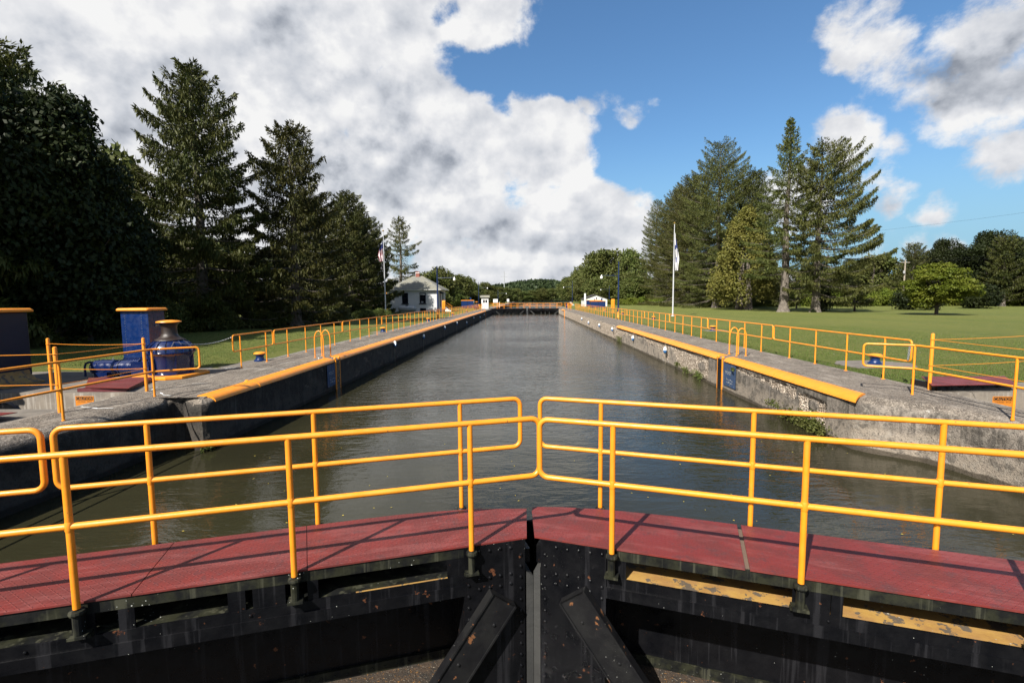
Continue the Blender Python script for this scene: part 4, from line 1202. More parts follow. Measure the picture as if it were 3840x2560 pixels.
def hatch(name_lab, poly, z, m, tilt=None, drop=0.12, parent_name='hatch_cover'):
    t = thing(parent_name, name_lab, 'hatch', (sum(p[0] for p in poly) / len(poly), sum(p[1] for p in poly) / len(poly), 0))
    b = MB()
    zs = z if isinstance(z, (list, tuple)) else [z] * len(poly)
    n = len(poly)
    V = [(p[0], p[1], q) for p, q in zip(poly, zs)] + [(p[0], p[1], q + 0.012) for p, q in zip(poly, zs)]
    a = sum(poly[i][0] * poly[(i + 1) % n][1] - poly[(i + 1) % n][0] * poly[i][1] for i in range(n))
    F = [tuple(reversed(range(n))), tuple(range(n, 2 * n))] + [(i, (i + 1) % n, n + (i + 1) % n, n + i) for i in range(n)]
    if a < 0: F = [tuple(reversed(f)) for f in F]
    b.add(V, F); b.build('plate', m, t)
    return t
t = hatch('raised red tread-plate hatch over the left machinery pit', [(-10.55, 11.36), (-9.40, 11.26), (-10.2, 13.0), (-11.9, 12.95)], [0.085, 0.085, 0.07, 0.07], M['deck'])
b = MB(); b.box(-10.75, -9.55, 11.36, 11.42, -0.01, 0.075); b.obb((-9.6, 11.5, -0.01), (-0.05, 0, 0), (-0.45, 1.4, 0), (0, 0, 0.09)); b.build('curb_angle', M['maroon'], t)
t = hatch('flat red hatch plate on the concrete at the bottom left corner of the ledge', [(-10.6, 8.9), (-9.42, 8.72), (-9.6, 7.2), (-11.2, 7.0)], [0.05, 0.10, 0.14, 0.06], M['deck'])
b = MB(); b.box(-10.9, -9.6, 7.2, 8.5, -0.008, 0.04); b.build('curb_angle', M['maroon'], t)
t = hatch('wide dark red hatch over the right machinery pit', [(8.98, 10.98), (10.95, 11.12), (11.62, 12.12), (9.62, 12.1)], [0.14, 0.14, 0.16, 0.16], M['deck'])
b = MB(); b.box(9.25, 10.85, 11.16, 11.22, -0.01, 0.135); b.box(9.3, 9.36, 11.2, 12.0, -0.01, 0.135); b.box(10.95, 11.0, 11.3, 12.0, -0.01, 0.135); b.build('curb_angle', M['dark'], t)

# wheel in the left pit
t = thing('gear_wheel', 'dark toothed gear rim showing in the left machinery pit', 'gear', (-11.9, 10.4, -0.5))
b = MB(); b.lathe((-11.6, 10.35, -0.62), [(0.50, -0.05), (0.62, -0.05), (0.62, 0.05), (0.50, 0.05)], 30, 'Y'); b.build('rim', M['black'], t, smooth=30)
b = MB(); b.lathe((-11.6, 10.42, -0.62), [(0.07, -0.1), (0.07, 0.1)], 12, 'Y'); b.build('hub', M['rust'], t)

# caution signs
def caution(side):
    if side < 0: o = (-10.72, 11.262, -0.335); xd = (1, 0.0, 0); lab = 'orange caution confined space sign on the left pit wall'
    else: o = (10.34, 11.012, -0.345); xd = (1, 0, 0); lab = 'orange caution confined space sign on the right pit wall'
    t = thing('caution_sign', lab, 'sign', o)
    b = MB(); b.box(o[0], o[0] + 0.45, o[1], o[1] + 0.004, o[2], o[2] + 0.24); b.build('panel', M['signorange'], t, bevel=0.001)
    b = MB(); b.box(o[0] + 0.02, o[0] + 0.43, o[1] - 0.002, o[1] + 0.001, o[2] + 0.145, o[2] + 0.225); b.build('header_band', M['signblack'], t)
    text('header_lettering', 'CAUTION', 0.088, M['signorange'], t, (o[0] + 0.225, o[1] - 0.0025, o[2] + 0.153), xd, (0, 0, 1), 0.0006, 'CENTER')
    text('lettering', 'CONFINED  SPACE', 0.042, M['signblack'], t, (o[0] + 0.225, o[1] - 0.0006, o[2] + 0.095), xd, (0, 0, 1), 0.0006, 'CENTER')
    return t
caution(-1); caution(1)

# yellow stub posts with thin yellow cables
posts = [(-11.42, 11.42, 'yellow cable post beside the navy machine housing'), (-9.05, 9.17, 'yellow cable post on the left ledge close to a railing post'),
         (-9.05, 11.37, 'yellow cable post in front of the capstan'), (9.18, 11.29, 'yellow cable post at the corner of the right hatch'), (9.15, 8.6, 'yellow cable post hidden off to the right on the right ledge'),
         (11.75, 11.5, 'yellow cable post on the lawn side of the right pit')]
for x, y, lab in posts:
    if lab.startswith('yellow cable post hidden') or lab.startswith('yellow cable post on the lawn'):
        continue
    t = thing('cable_post', lab, 'post', (x, y, 0), 0, 'yellow cable posts around the machinery pits')
    b = MB(); b.lathe((x, y, 0), [(0.036, -0.02), (0.036, 1.25), (0.03, 1.275), (0.005, 1.285)], 14); b.build('shaft', M['yellow'], t, smooth=35)
    for z in (1.14, 0.55):
        b = MB(); b.tube([(x + 0.045 * math.cos(a), y + 0.045 * math.sin(a), z) for a in np.linspace(0, 6.28, 13)[:-1]], 0.006, 5, closed=True); b.build('cable_eye', M['yellow'], t)
def cable(name, a, c, sag, label, r=0.005, m='yellow'):
    P = []
    for i in range(17):
        f = i / 16; P.append((a[0] + (c[0] - a[0]) * f, a[1] + (c[1] - a[1]) * f, a[2] + (c[2] - a[2]) * f - sag * 4 * f * (1 - f)))
    b = MB(); b.tube(P, r, 6); o = b.build(name, M[m]); tag(o, label, 'cable', 'thin guard cables around the pits' if m == 'yellow' else None); return o
cable('guard_cable', (-9.05, 11.37, 1.14), (-11.42, 11.42, 1.15), 0.03, 'upper thin cable from the capstan post to the housing post')
cable('guard_cable', (-9.05, 11.37, 0.55), (-11.42, 11.42, 0.56), 0.03, 'lower thin cable from the capstan post to the housing post')
cable('guard_cable', (-9.05, 11.37, 1.14), (-9.05, 9.17, 1.14), 0.02, 'upper thin cable joining the two posts on the left ledge')
cable('guard_cable', (-9.05, 11.37, 0.55), (-9.05, 9.17, 0.55), 0.02, 'lower thin cable joining the two posts on the left ledge')
cable('guard_cable', (-9.05, 9.17, 1.14), (-12.6, 9.25, 1.12), 0.02, 'upper thin cable running off the left edge of the photo')
cable('guard_cable', (-9.05, 9.17, 0.55), (-12.6, 9.25, 0.53), 0.02, 'lower thin cable running off the left edge of the photo')
cable('guard_cable', (9.18, 11.29, 1.14), (12.4, 11.9, 1.2), 0.02, 'upper thin cable running over the right hatch')
cable('guard_cable', (9.18, 11.29, 0.55), (12.4, 11.9, 0.6), 0.02, 'lower thin cable running over the right hatch')
cable('guard_cable', (9.18, 11.29, 1.14), (9.3, 6.5, 1.14), 0.02, 'upper thin cable running along the right ledge towards the viewer')
cable('guard_cable', (9.18, 11.29, 0.55), (9.3, 6.5, 0.55), 0.02, 'lower thin cable running along the right ledge towards the viewer')

# chain
def chain(pts, label):
    t = thing('chain', label, 'chain', pts[0])
    b = MB()
    P = [Vector(p) for p in pts]; k = 0
    for i in range(len(P) - 1):
        a, c = P[i], P[i + 1]; L_ = (c - a).length; n = max(1, int(L_ / 0.032)); d = (c - a).normalized()
        s1 = d.cross(Vector((0, 0, 1))).normalized(); s2 = d.cross(s1)
        for j in range(n):
            m_ = a + d * (L_ * (j + .5) / n); e = s1 if k % 2 else s2; k += 1
            b.tube([m_ + d * 0.024 * math.cos(q) + e * 0.013 * math.sin(q) for q in np.linspace(0, 6.28, 7)[:-1]], 0.0045, 4, closed=True)
    b.build('links', M['galv'], t)
def catenary(a, c, sag, n=14): return [(a[0] + (c[0] - a[0]) * i / n, a[1] + (c[1] - a[1]) * i / n, a[2] + (c[2] - a[2]) * i / n - sag * 4 * (i / n) * (1 - i / n)) for i in range(n + 1)]
chain(catenary((-9.06, 14.95, 1.03), (-9.80, 13.42, 1.00), 0.14), 'galvanised chain hanging from the railing end to the capstan')
chain(catenary((-9.80, 13.40, 1.0), (-10.55, 13.28, 0.80), 0.33), 'galvanised chain looped across the front of the capstan')
chain([(9.2, 11.93, 1.0), (9.12, 11.85, 0.8), (9.05, 11.8, 0.62), (9.13, 11.9, 0.75), (9.18, 11.95, 0.95)], 'galvanised chain hung over the end of the right wall railing')

# ---------------------------------------------------------------- lamp posts and flagpoles
def lamp(x, y, h, ha, arm, label, d=1, r=0.10):
    t = thing('lamp_post', label, 'lamp post', (x, y, 0), 0, 'blue lamp posts along the lock')
    b = MB(); b.lathe((0, 0, 0), [(r * 1.35, -0.05), (r * 1.35, 0.03), (r * 1.15, 0.06), (r * 1.05, 0.55), (r, 0.60)], 12); b.build('base', M['yellow'] if r > 0.08 else M['bluelamp'], t, local=True, smooth=35)
    b = MB(); b.lathe((0, 0, 0.6), [(r, 0), (r * 0.85, h * 0.45), (r * 0.6, h - 0.62), (r * 0.62, h - 0.6)], 12); b.build('pole', M['bluelamp'], t, local=True, smooth=35)
    b = MB(); b.tube([(0, 0, ha), (d * arm * 0.98, 0, ha + 0.03)], 0.028, 8); b.tube([(0, 0, ha + 0.5), (d * arm * .4, 0, ha + 0.05)], 0.010, 6) if d < 0 else None
    b.build('arm', M['bluelamp'], t, local=True)
    b = MB(); b.lathe((d * arm, 0, ha - 0.30), [(0.02, -0.02), (0.12, 0.0), (0.155, 0.08), (0.13, 0.20), (0.07, 0.27), (0.06, 0.36), (0.03, 0.40)], 14); b.build('lamp_head', M['lamp_glass'], t, local=True, smooth=35)
    return t
lamp(-10.05, 56.5, 5.9, 4.55, 1.97, 'nearest blue lamp post on the left wall, beside the white house')
lamp(-12.6, 134.0, 6.7, 5.15, 2.4, 'second blue lamp post on the left, behind the far blue cabinet')
lamp(-10.4, 190.0, 5.6, 4.2, 3.2, 'farthest blue lamp post on the left, between two white boards')
lamp(10.18, 54.1, 6.05, 4.52, 1.85, 'nearest blue lamp post on the right wall, beside the right flag', -1)
lamp(14.7, 154.0, 7.5, 5.6, 2.7, 'far blue lamp post on the right, left of the white shed', -1)
lamp(28.0, 165.0, 6.2, 4.95, 2.8, 'farthest blue lamp post on the right, against the trees', -1)

def flagpole(x, y, h, label):
    t = thing('flagpole', label, 'flagpole', (x, y, 0))
    b = MB(); b.lathe((0, 0, 0), [(0.22, -0.04), (0.22, 0.02), (0.11, 0.04), (0.085, 0.3), (0.07, h * 0.5), (0.04, h)], 12); b.build('pole', M['aluminium'], t, local=True, smooth=35)
    b = MB(); b.lathe((0, 0, h), [(0.02, 0), (0.09, 0.06), (0.11, 0.13), (0.07, 0.2), (0.01, 0.22)], 12); b.build('ball', M['gold'], t, local=True, smooth=True)
    return t
flagpole(-18.35, 64.3, 10.9, 'white flagpole in front of the spruces beside the house')
flagpole(17.1, 57.5, 10.45, 'white flagpole on the right lawn flying the blue and white flag')
def drooped_flag(label, x, y, ztop, zbot, wmax, mats, pick, seed, name='flag', sgn=1):
    t_ = MB(); nu, nv = 18, 40; V = []; rnd = random.Random(seed)
    ph = rnd.random() * 6
    for j in range(nv + 1):
        f = j / nv
        wd = wmax * (0.35 + 0.65 * math.sin(min(1, f * 1.35) * math.pi * 0.62)) * (1.0 - 0.25 * f)
        for i in range(nu + 1):
            u = i / nu
            zz = ztop + (zbot - ztop) * (f ** 0.95) - (1 - f) * u * (ztop - zbot) * 0.28 * 1
            V.append((x + sgn * (0.09 + u * wd), y + 0.16 * wd / wmax * math.sin(u * 13 + ph + f * 2.0) + 0.05 * math.sin(f * 11 + u * 4), zz))
    for j in range(nv):
        for i in range(nu):
            t_.m = pick(i / nu, j / nv)
            t_.add([V[j * (nu + 1) + i], V[j * (nu + 1) + i + 1], V[(j + 1) * (nu + 1) + i + 1], V[(j + 1) * (nu + 1) + i]], [(0, 1, 2, 3)])
    o = t_.build(name, [M[m] for m in mats], None, smooth=True); tag(o, label, 'flag'); return o
drooped_flag('limp striped red white and blue flag on the left flagpole', -18.35, 64.3, 9.75, 7.1, 0.8, ['flagred', 'flagwhite', 'flagblue'],
             lambda u, v: (2 if (v < 0.34 and u < 0.75) else (0 if int((u * 1.0 + v * 0.35) * 9) % 2 == 0 else 1)), 3, sgn=-1)
drooped_flag('limp black and white flag below the striped flag on the left pole', -18.35, 64.3, 6.95, 5.95, 0.5, ['flagblack'], lambda u, v: 0, 4, sgn=-1)
drooped_flag('limp white flag with blue upper part on the right flagpole', 17.1, 57.5, 9.5, 5.2, 0.52, ['flagblue', 'flagwhite'],
             lambda u, v: (0 if v < 0.30 and u > 0.25 else (0 if 0.30 <= v < 0.42 and u < 0.3 else (0 if (v > .55 and v < .75 and 0.35 < u < 0.45) else 1))), 9)

# ---------------------------------------------------------------- lock keeper's house
t = thing('lock_house', 'white stucco lock house with grey hipped roof and brick chimney', 'house', (-19.3, 89, 0))
X0, X1, Y0, Y1, ZW = -23.45, -15.0, 85.0, 92.6, 3.72
b = MB(); b.box(X0, X1, Y0, Y1, -0.2, ZW); b.build('wall', M['stucco'], t)
ex = 0.62
rx0, rx1, ry0, ry1 = X0 - ex, X1 + ex, Y0 - ex, Y1 + ex
b = MB(); b.box(rx0, rx1, ry0, ry1, ZW, ZW + 0.10); b.box(X0 - .02, X1 + .02, Y0 - .02, Y1 + .02, ZW - 0.14, ZW); b.build('eaves', M['white'], t)
zr = 6.32; ym = (Y0 + Y1) / 2; ra, rb = -20.15, -18.45
b = MB(); b.add([(rx0 - .03, ry0 - .03, ZW + 0.104), (rx1 + .03, ry0 - .03, ZW + 0.104), (rx1 + .03, ry1 + .03, ZW + 0.104), (rx0 - .03, ry1 + .03, ZW + 0.104), (ra, ym, zr), (rb, ym, zr)],
                [(0, 1, 5, 4), (1, 2, 5), (2, 3, 4, 5), (3, 0, 4), (3, 2, 1, 0)])
rf = b.build('roof', M['roof'], t)
b = MB(); b.box(-19.62, -18.95, ym - 0.35, ym + 0.35, zr - 0.4, zr + 0.72); ch = b.build('chimney', M['brick'], rf)
b = MB(); b.box(-19.68, -18.89, ym - 0.41, ym + 0.41, zr + 0.46, zr + 0.58); b.build('chimney_band', M['chalk'], rf)
b = MB(); b.box(-19.58, -18.99, ym - 0.31, ym + 0.31, zr + 0.58, zr + 0.74); b.build('chimney_cap', M['brick'], rf)
def window(xa, xb, za, zb, cont):
    b = MB()
    b.box(xa, xb, Y0 - 0.035, Y0 - 0.003, za, za + 0.09); b.box(xa, xb, Y0 - 0.035, Y0 - 0.003, zb - 0.09, zb)
    b.box(xa, xa + 0.09, Y0 - 0.035, Y0 - 0.003, za + .09, zb - .09); b.box(xb - 0.09, xb, Y0 - 0.035, Y0 - 0.003, za + .09, zb - .09)
    if zb - za > 1: b.box(xa + .09, xb - .09, Y0 - 0.03, Y0 - 0.003, (za + zb) / 2 - 0.03, (za + zb) / 2 + 0.03)
    f = b.build('window', M['navy'], t)
    b = MB(); b.box(xa + .09, xb - .09, Y0 - 0.014, Y0 - 0.004, za + .09, zb - .09); b.build('pane', M['darkglass'], f)
    if zb - za > 1:
        b = MB(); b.box(xa - 0.12, xb + 0.12, Y0 - 0.13, Y0 - 0.002, za - 0.12, za - 0.002); b.build('sill', M['navy'], f)
    if cont:
        b = MB(); b.box(xa + 0.25, xa + 0.62, Y0 - 0.018, Y0 - 0.0145, za + 0.13, za + 0.36); b.build('window_unit', M['grey_metal'], f)
        b = MB(); b.box(xa + 0.1, xb - 0.1, Y0 - 0.017, Y0 - 0.0145, zb - 0.38, zb - 0.12); b.build('window_blind', M['grey_metal'], f)
window(-21.32, -20.25, 1.42, 3.28, False); window(-18.24, -17.17, 1.42, 3.28, True); window(-18.22, -17.18, 0.02, 0.62, False)
b = MB(); b.box(X1 + .003, X1 + 0.05, 86.6, 87.5, 0.75, 2.95); d_ = b.build('door', M['navy'], t)
b = MB(); b.lathe((X1 + .05, 87.38, 1.75), [(0.03, 0), (0.04, 0.05), (0.01, 0.07)], 8, 'X'); b.build('handle', M['gold'], d_)
b = MB(); b.box(X1 + .003, X1 + 0.04, 89.2, 90.2, 1.4, 3.2); f_ = b.build('window', M['navy'], t)
b = MB(); b.box(X1 + .04, X1 + 0.045, 89.3, 90.1, 1.5, 3.1); b.build('pane', M['darkglass'], f_)
b = MB(); b.add([(X1 + .01, 86.2, 3.5), (X1 + .01, 88.0, 3.5), (X1 + 1.0, 88.0, 3.1), (X1 + 1.0, 86.2, 3.1), (X1 + .01, 86.2, 3.1), (X1 + .01, 88.0, 3.1)], [(0, 3, 2, 1), (0, 4, 3), (1, 2, 5), (3, 4, 5, 2), (0, 1, 5, 4)]); b.build('awning', M['navy'], t)
b = MB()
for k in range(4): b.box(X1 + .02, X1 + 1.1 + 0.28 * k, 86.4, 87.8, -0.1, 0.72 - 0.19 * k - (0.001 * k)) if k == 0 else b.box(X1 + 1.1 + 0.28 * (k - 1), X1 + 1.1 + 0.28 * k, 86.4, 87.8, -0.1, 0.72 - 0.19 * k)
b.build('steps', M['white'], t)
for y in (86.45, 87.75):
    b = MB(); b.tube([(X1 + 1.0, y, 0.72), (X1 + 1.0, y, 1.6), (X1 + 2.1, y, 0.85), (X1 + 2.1, y, 0.0)], 0.03, 6); b.tube([(X1 + 1.0, y, 1.15), (X1 + 2.1, y, 0.42)], 0.025, 6)
    b.build('step_rail', M['yellow'], t)
t = thing('gas_tank', 'grey horizontal propane tank lying in front of the white house', 'gas tank', (-19.9, 82.7, 0))
b = MB(); r_ = 0.5
b.lathe((-21.45, 82.7, 0.58), [(0.02, 0), (0.25, 0.07), (0.42, 0.22), (r_, 0.45), (r_, 2.65), (0.42, 2.88), (0.25, 3.03), (0.02, 3.1)], 20, 'X'); b.build('shell', M['grey_metal'], t, smooth=40)
b = MB()
for x in (-20.75, -19.1):
    b = MB(); b.box(x - .08, x + .08, 82.5, 82.9, -0.05, 0.16); b.build('foot', M['grey_metal'], t)
b = MB(); b.lathe((-19.95, 82.7, 1.05), [(0.26, 0), (0.24, 0.12), (0.1, 0.19), (0.01, 0.2)], 14); b.build('valve_cover', M['navy'], t, smooth=True)
b = MB(); b.lathe((-20.15, 82.7, 0.58), [(r_ + .012, 0), (r_ + .012, 0.05)], 20, 'X'); b.build('strap', M['grey_metal'], t)
t = thing('ladder', 'yellow ladder leaning at the left corner of the white house', 'ladder', (-24.0, 85, 0))
b = MB(); b.tube([(-24.15, 84.9, -0.05), (-24.45, 85.5, 3.4)], 0.04, 6); b.tube([(-23.85, 84.9, -0.05), (-24.15, 85.5, 3.4)], 0.04, 6)
for k in range(10): b.tube([(-24.15 - .03 * k, 84.9 + .06 * k, 0.2 + .32 * k), (-23.85 - .03 * k, 84.9 + .06 * k, 0.2 + .32 * k)], 0.02, 5)
b.build('frame', M['yellow'], t)
t = thing('utility_conduits', 'pair of weathered conduit poles at the left corner of the house', 'pole', (-23.75, 84.7, 0))
for x in (-23.7, -23.52):
    b = MB(); b.tube([(x, 84.75, -0.05), (x - .12, 84.75, 4.0)], 0.045, 8); b.build('conduit', M['wood_pole'], t)
b = MB(); b.box(-23.75, -23.45, 84.6, 84.72, 1.25, 1.5); b.build('meter', M['grey_metal'], t)

def rescue_box(x, y, label):
    t = thing('rescue_cabinet', label, 'cabinet', (x, y, 0), 0, 'tall yellow rescue cabinets')
    b = MB(); b.cbox(-0.26, 0.26, -0.2, 0.2, 0.62, 1.95, 0.09); b.obb((-0.20, -0.25, 0.8), (0.16, 0, 0), (0, 0.06, 0), (0, 0, 0.95)); b.build('shell', M['yellow'], t, local=True, bevel=0.02)
    b = MB(); b.tube([(-0.12, 0, 0), (-0.12, 0, 0.7)], 0.035, 8); b.tube([(0.12, 0, 0), (0.12, 0, 0.7)], 0.035, 8); b.build('legs', M['yellow'], t, local=True)
rescue_box(-11.75, 71, 'tall yellow rescue cabinet before the house door, by the left railing')
rescue_box(12.62, 71.2, 'tall yellow rescue cabinet behind the right railing, near the lamp post')

# ---------------------------------------------------------------- far end of the chamber
t = thing('control_booth', 'small white booth with grey pent roof at the far left gate', 'booth', (-8.7, 106.2, 0))
b = MB(); b.box(-9.35, -7.85, 105.4, 106.9, -0.02, 2.42); b.build('wall', M['white'], t)
b = MB(); b.add([(-9.62, 105.1, 2.42), (-7.55, 105.1, 2.42), (-7.55, 107.2, 2.42), (-9.62, 107.2, 2.42), (-9.55, 105.5, 2.88), (-7.62, 105.5, 2.88), (-7.62, 107.1, 2.9), (-9.55, 107.1, 2.9)], [(3, 2, 1, 0), (4, 5, 6, 7), (0, 1, 5, 4), (1, 2, 6, 5), (2, 3, 7, 6), (3, 0, 4, 7)]); b.build('roof', M['roof'], t)
for xa in (-9.0, -8.5):
    b = MB(); b.box(xa, xa + 0.38, 105.37, 105.398, 1.3, 1.92); f_ = b.build('window', M['rust'], t)
    b = MB(); b.box(xa + .05, xa + 0.33, 105.36, 105.369, 1.35, 1.87); b.build('pane', M['darkglass'], f_)
b = MB(); b.box(-7.849, -7.80, 105.37, 106.9, -0.02, 2.41); b.build('corner_trim', M['navy'], t)

def far_leaf(s):
    a = ALPHA
    t = thing('lock_gate_leaf', 'far %s lock gate leaf, dark steel beam with yellow railings' % ('left' if s < 0 else 'right'), 'lock gate', (0.42, 106.4, 0), -s * a)
    X = lambda u: s * u
    def box(b, u0, u1, w0, w1, z0, z1): b.box(min(X(u0), X(u1)), max(X(u0), X(u1)), w0, w1, z0, z1)
    Lh = 7.7
    b = MB(); box(b, 0.1, Lh, 0.0, 0.8, -0.02, 0.04); b.build('deck_plate', M['rust'], t, local=True)
    b = MB(); box(b, 0.1, Lh, 0.02, 0.06, -0.20, -0.02); box(b, 0.1, Lh, 0.0, 0.3, -0.50, -0.34); b.build('top_girder', M['black'], t, local=True)
    b = MB()
    for u in (0.1, 2.2, 4.2, 6.2): box(b, u, u + 0.5, 0.03, 0.05, -0.34, -0.2)
    b.build('web_plate', M['black'], t, local=True)
    b = MB(); box(b, 0.0, Lh, 0.74, 0.8, -5, -0.02); b.build('skin_plate', M['dark'], t, local=True)
    b = MB(); box(b, 0.05, 0.5, 0, 0.74, -5, -0.5); box(b, Lh - 0.5, Lh, 0, 0.74, -5, -0.5)
    b.build('end_post', M['black'], t, local=True)
    for (ua, ub) in ((0.6, 1.9), (Lh - 0.6, Lh - 1.9)):
        b = MB(); b.obb((X(ua), 0.0, -0.5), (X(ub) - X(ua), 0, -1.0), (0, 0.05, 0), (X(0.28 if ub > ua else -0.28), 0, 0)); b.build('diagonal_brace', M['timber'], t, local=True)
    for u in (3.0, 3.9, 4.8):
        b = MB(); box(b, u, u + 0.12, 0.3, 0.4, -2, -0.5); b.build('strut', M['timber'], t, local=True)
    for w_ in (-0.05, 0.85):
        b = MB(); b.tube([(X(u), w_, z) for u, z in arc_loop(-0.02, Lh * 0.98, 0.58, 1.09, 0.09, 3)], 0.03, 6, closed=True); ro = b.build('railing', M['yellow'], t, local=True, smooth=True)
        for k in range(5):
            b = MB(); b.tube([(X(0.55 + 1.5 * k), w_, 0.0), (X(0.55 + 1.5 * k), w_, 1.08)], 0.028, 6); b.build('post', M['yellow'], ro, local=True, smooth=True)
    return t
far_leaf(-1); far_leaf(1)
# concrete beyond the far gates
def guide_wall(poly, label):
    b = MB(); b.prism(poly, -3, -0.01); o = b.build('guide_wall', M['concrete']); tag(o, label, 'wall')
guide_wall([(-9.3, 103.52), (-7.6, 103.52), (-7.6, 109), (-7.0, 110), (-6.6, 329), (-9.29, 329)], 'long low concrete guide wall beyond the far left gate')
guide_wall([(9.3, 103.52), (8.4, 103.52), (8.3, 109), (7.6, 110), (8.1, 126), (9.6, 129), (9.58, 127), (9.27, 112)], 'short concrete wall end beyond the far right gate')
for i, (x, y, w_, lab) in enumerate([(-9.1, 107.6, 4.2, 'distant yellow railing behind the white booth'), (-8.9, 112.5, 3.5, 'distant yellow railing on the guide wall'), (8.6, 108.5, 1.6, 'distant yellow railing at the far right gate end')]):
    t = thing('guard_rail', lab, 'railing', (x, y, 0))
    b = MB(); b.tube([(x + a, y, z) for a, z in arc_loop(0, w_, 0.56, 1.07, 0.09, 3)], 0.03, 6, closed=True); b.build('rails', M['yellow'], t, smooth=True)
    for k in range(3):
        b = MB(); b.tube([(x + w_ * (0.15 + .35 * k), y, -0.02), (x + w_ * (0.15 + .35 * k), y, 1.06)], 0.028, 6); b.build('post', M['yellow'], t)
for (xa, lab) in ((-9.2, 'yellow railing along the far left wall end'), (9.2, 'yellow railing along the far right wall end')):
    t = thing('guard_rail', lab, 'railing', (xa, 98, 0))
    b = MB(); b.tube([(xa, 98.2 + a, z) for a, z in arc_loop(0, 9.5, 0.56, 1.067, 0.08, 3)], 0.025, 6, closed=True); b.build('rails', M['yellow'], t, smooth=True)
    for k in range(6):
        b = MB(); b.tube([(xa, 98.8 + 1.6 * k, -0.02), (xa, 98.8 + 1.6 * k, 1.06)], 0.024, 6); b.build('post', M['yellow'], t)

def far_housing(x0, x1, y, h, label, extra=True):
    t = thing('machine_housing', label, 'machine housing', ((x0 + x1) / 2, y, 0))
    b = MB(); b.box(x0, x1, y, y + 2.2, -0.02, h); b.build('body', M['blue'], t, bevel=0.02)
    b = MB(); b.cbox(x0 - .08, x1 + .08, y - .08, y + 2.28, h + 0.002, h + 0.12, 0.05); b.build('lid', M['yellow'], t)
    b = MB(); b.box((x0 + x1) / 2 - .03, (x0 + x1) / 2 + .03, y - 0.03, y - 0.002, 0, h - .05); b.build('door_seam', M['navy'], t)
    if extra:
        b = MB(); b.lathe((x0 + 1.0, y + 1, h + .12), [(0.10, 0), (0.10, 0.45), (0.12, 0.5), (0.02, 0.52)], 10); b.build('vent_pipe', M['rust'], t)
        b = MB(); b.box(x1 - 0.9, x1 - 0.6, y + .6, y + .9, h + .12, h + 0.75); b.build('blue_stack', M['blue'], t)
    return t
far_housing(-15.3, -12.4, 118, 1.72, 'blue machine housing with yellow lid beyond the left railings')
far_housing(14.9, 18.2, 112, 1.35, 'blue machine housing with yellow lid before the white shed')
t = thing('capstan', 'distant capstan with yellow cap beside the white booth', 'capstan', (-10.35, 105, 0))
b = MB(); b.lathe((-10.35, 105, 0), [(0.6, 0), (0.6, 0.55), (0.3, 0.95)], 18); b.build('gear_case', M['blue_glossy'], t, smooth=35)
b = MB(); b.lathe((-10.35, 105, 0.95), [(0.32, 0), (0.2, 0.15), (0.2, 0.4), (0.3, 0.5)], 18); b.build('drum', M['rust'], t, smooth=35)
b = MB(); b.lathe((-10.35, 105, 1.45), [(0.3, 0), (0.34, 0.05), (0.1, 0.13), (0.01, 0.14)], 18); b.build('cap', M['yellow'], t, smooth=35)
t = thing('barrel', 'blue steel drum standing at the far right end of the gates', 'barrel', (9.5, 112, 0))
b = MB(); b.lathe((9.5, 112, -0.02), [(0.29, 0), (0.29, 0.3), (0.305, 0.31), (0.29, 0.33), (0.29, 0.6), (0.305, 0.61), (0.29, 0.63), (0.29, 0.94), (0.3, 0.96), (0.28, 0.97)], 18); b.build('shell', M['blue'], t, smooth=35)
b = MB(); b.lathe((9.5, 112, 0.955), [(0.27, 0), (0.27, 0.01)], 18); b.build('lid', M['rust'], t)

def board(x, y, w_, z0, z1, label):
    t = thing('notice_board', label, 'sign', (x, y, 0))
    b = MB(); b.box(x, x + w_, y, y + 0.04, z0, z1); b.build('panel', M['white'], t)
    for xx in (x + 0.12, x + w_ - 0.18):
        b = MB(); b.box(xx, xx + .06, y + .041, y + .1, -0.05, z1 - .05); b.build('leg', M['grey_metal'], t)
board(-9.7, 150, 1.35, 0.95, 2.05, 'wide white notice board on two legs beyond the far left gate')
board(-5.9, 160, 0.72, 1.15, 2.05, 'small white notice board beyond the far left gate, right of the lamp')
board(14.8, 124, 0.42, 1.5, 3.3, 'tall narrow grey notice board in front of the white shed')
for x, lab in ((-6.5, 'white marker post on the guide wall left of the gates'), (0.0, 'x')):
    if lab == 'x': continue
    b = MB(); b.tube([(x, 125, -0.02), (x, 125, 1.3)], 0.07, 8); tag(b.build('marker_post', M['white']), lab, 'post')

t = thing('shed', 'white shed with dark roof edge and blue doors by the right trees', 'shed', (18, 130, 0))
xa, xb, ya, zb = 15.3, 21.2, 128.0, 1.95
b = MB(); b.add([(xa, ya, -0.05), (xb, ya, -0.05), (xb, ya, zb), ((xa + xb) / 2, ya, zb + 0.95), (xa, ya, zb), (xa, ya + 7, -0.05), (xb, ya + 7, -0.05), (xb, ya + 7, zb), ((xa + xb) / 2, ya + 7, zb + 0.95), (xa, ya + 7, zb)],
        [(0, 1, 2, 3, 4), (9, 8, 7, 6, 5), (0, 4, 9, 5), (1, 6, 7, 2)]); b.build('wall', M['white'], t)
b = MB(); xm = (xa + xb) / 2
for s in (-1, 1):
    xe = xa - 0.25 if s < 0 else xb + 0.25
    b.obb((xm, ya - 0.25, zb + 1.0), (xe - xm, 0, -1.12), (0, 7.5, 0), (0, 0, 0.08))
b.build('roof', M['rust'], t)
b = MB(); b.box(xa + 0.5, xa + 4.3, ya - 0.04, ya - 0.003, -0.05, 1.5); b.build('door', M['blue'], t)
b = MB(); b.box(xa + 0.4, xa + 4.4, ya - 0.08, ya - 0.003, 1.502, 1.62); b.build('door_lintel', M['yellow'], t)
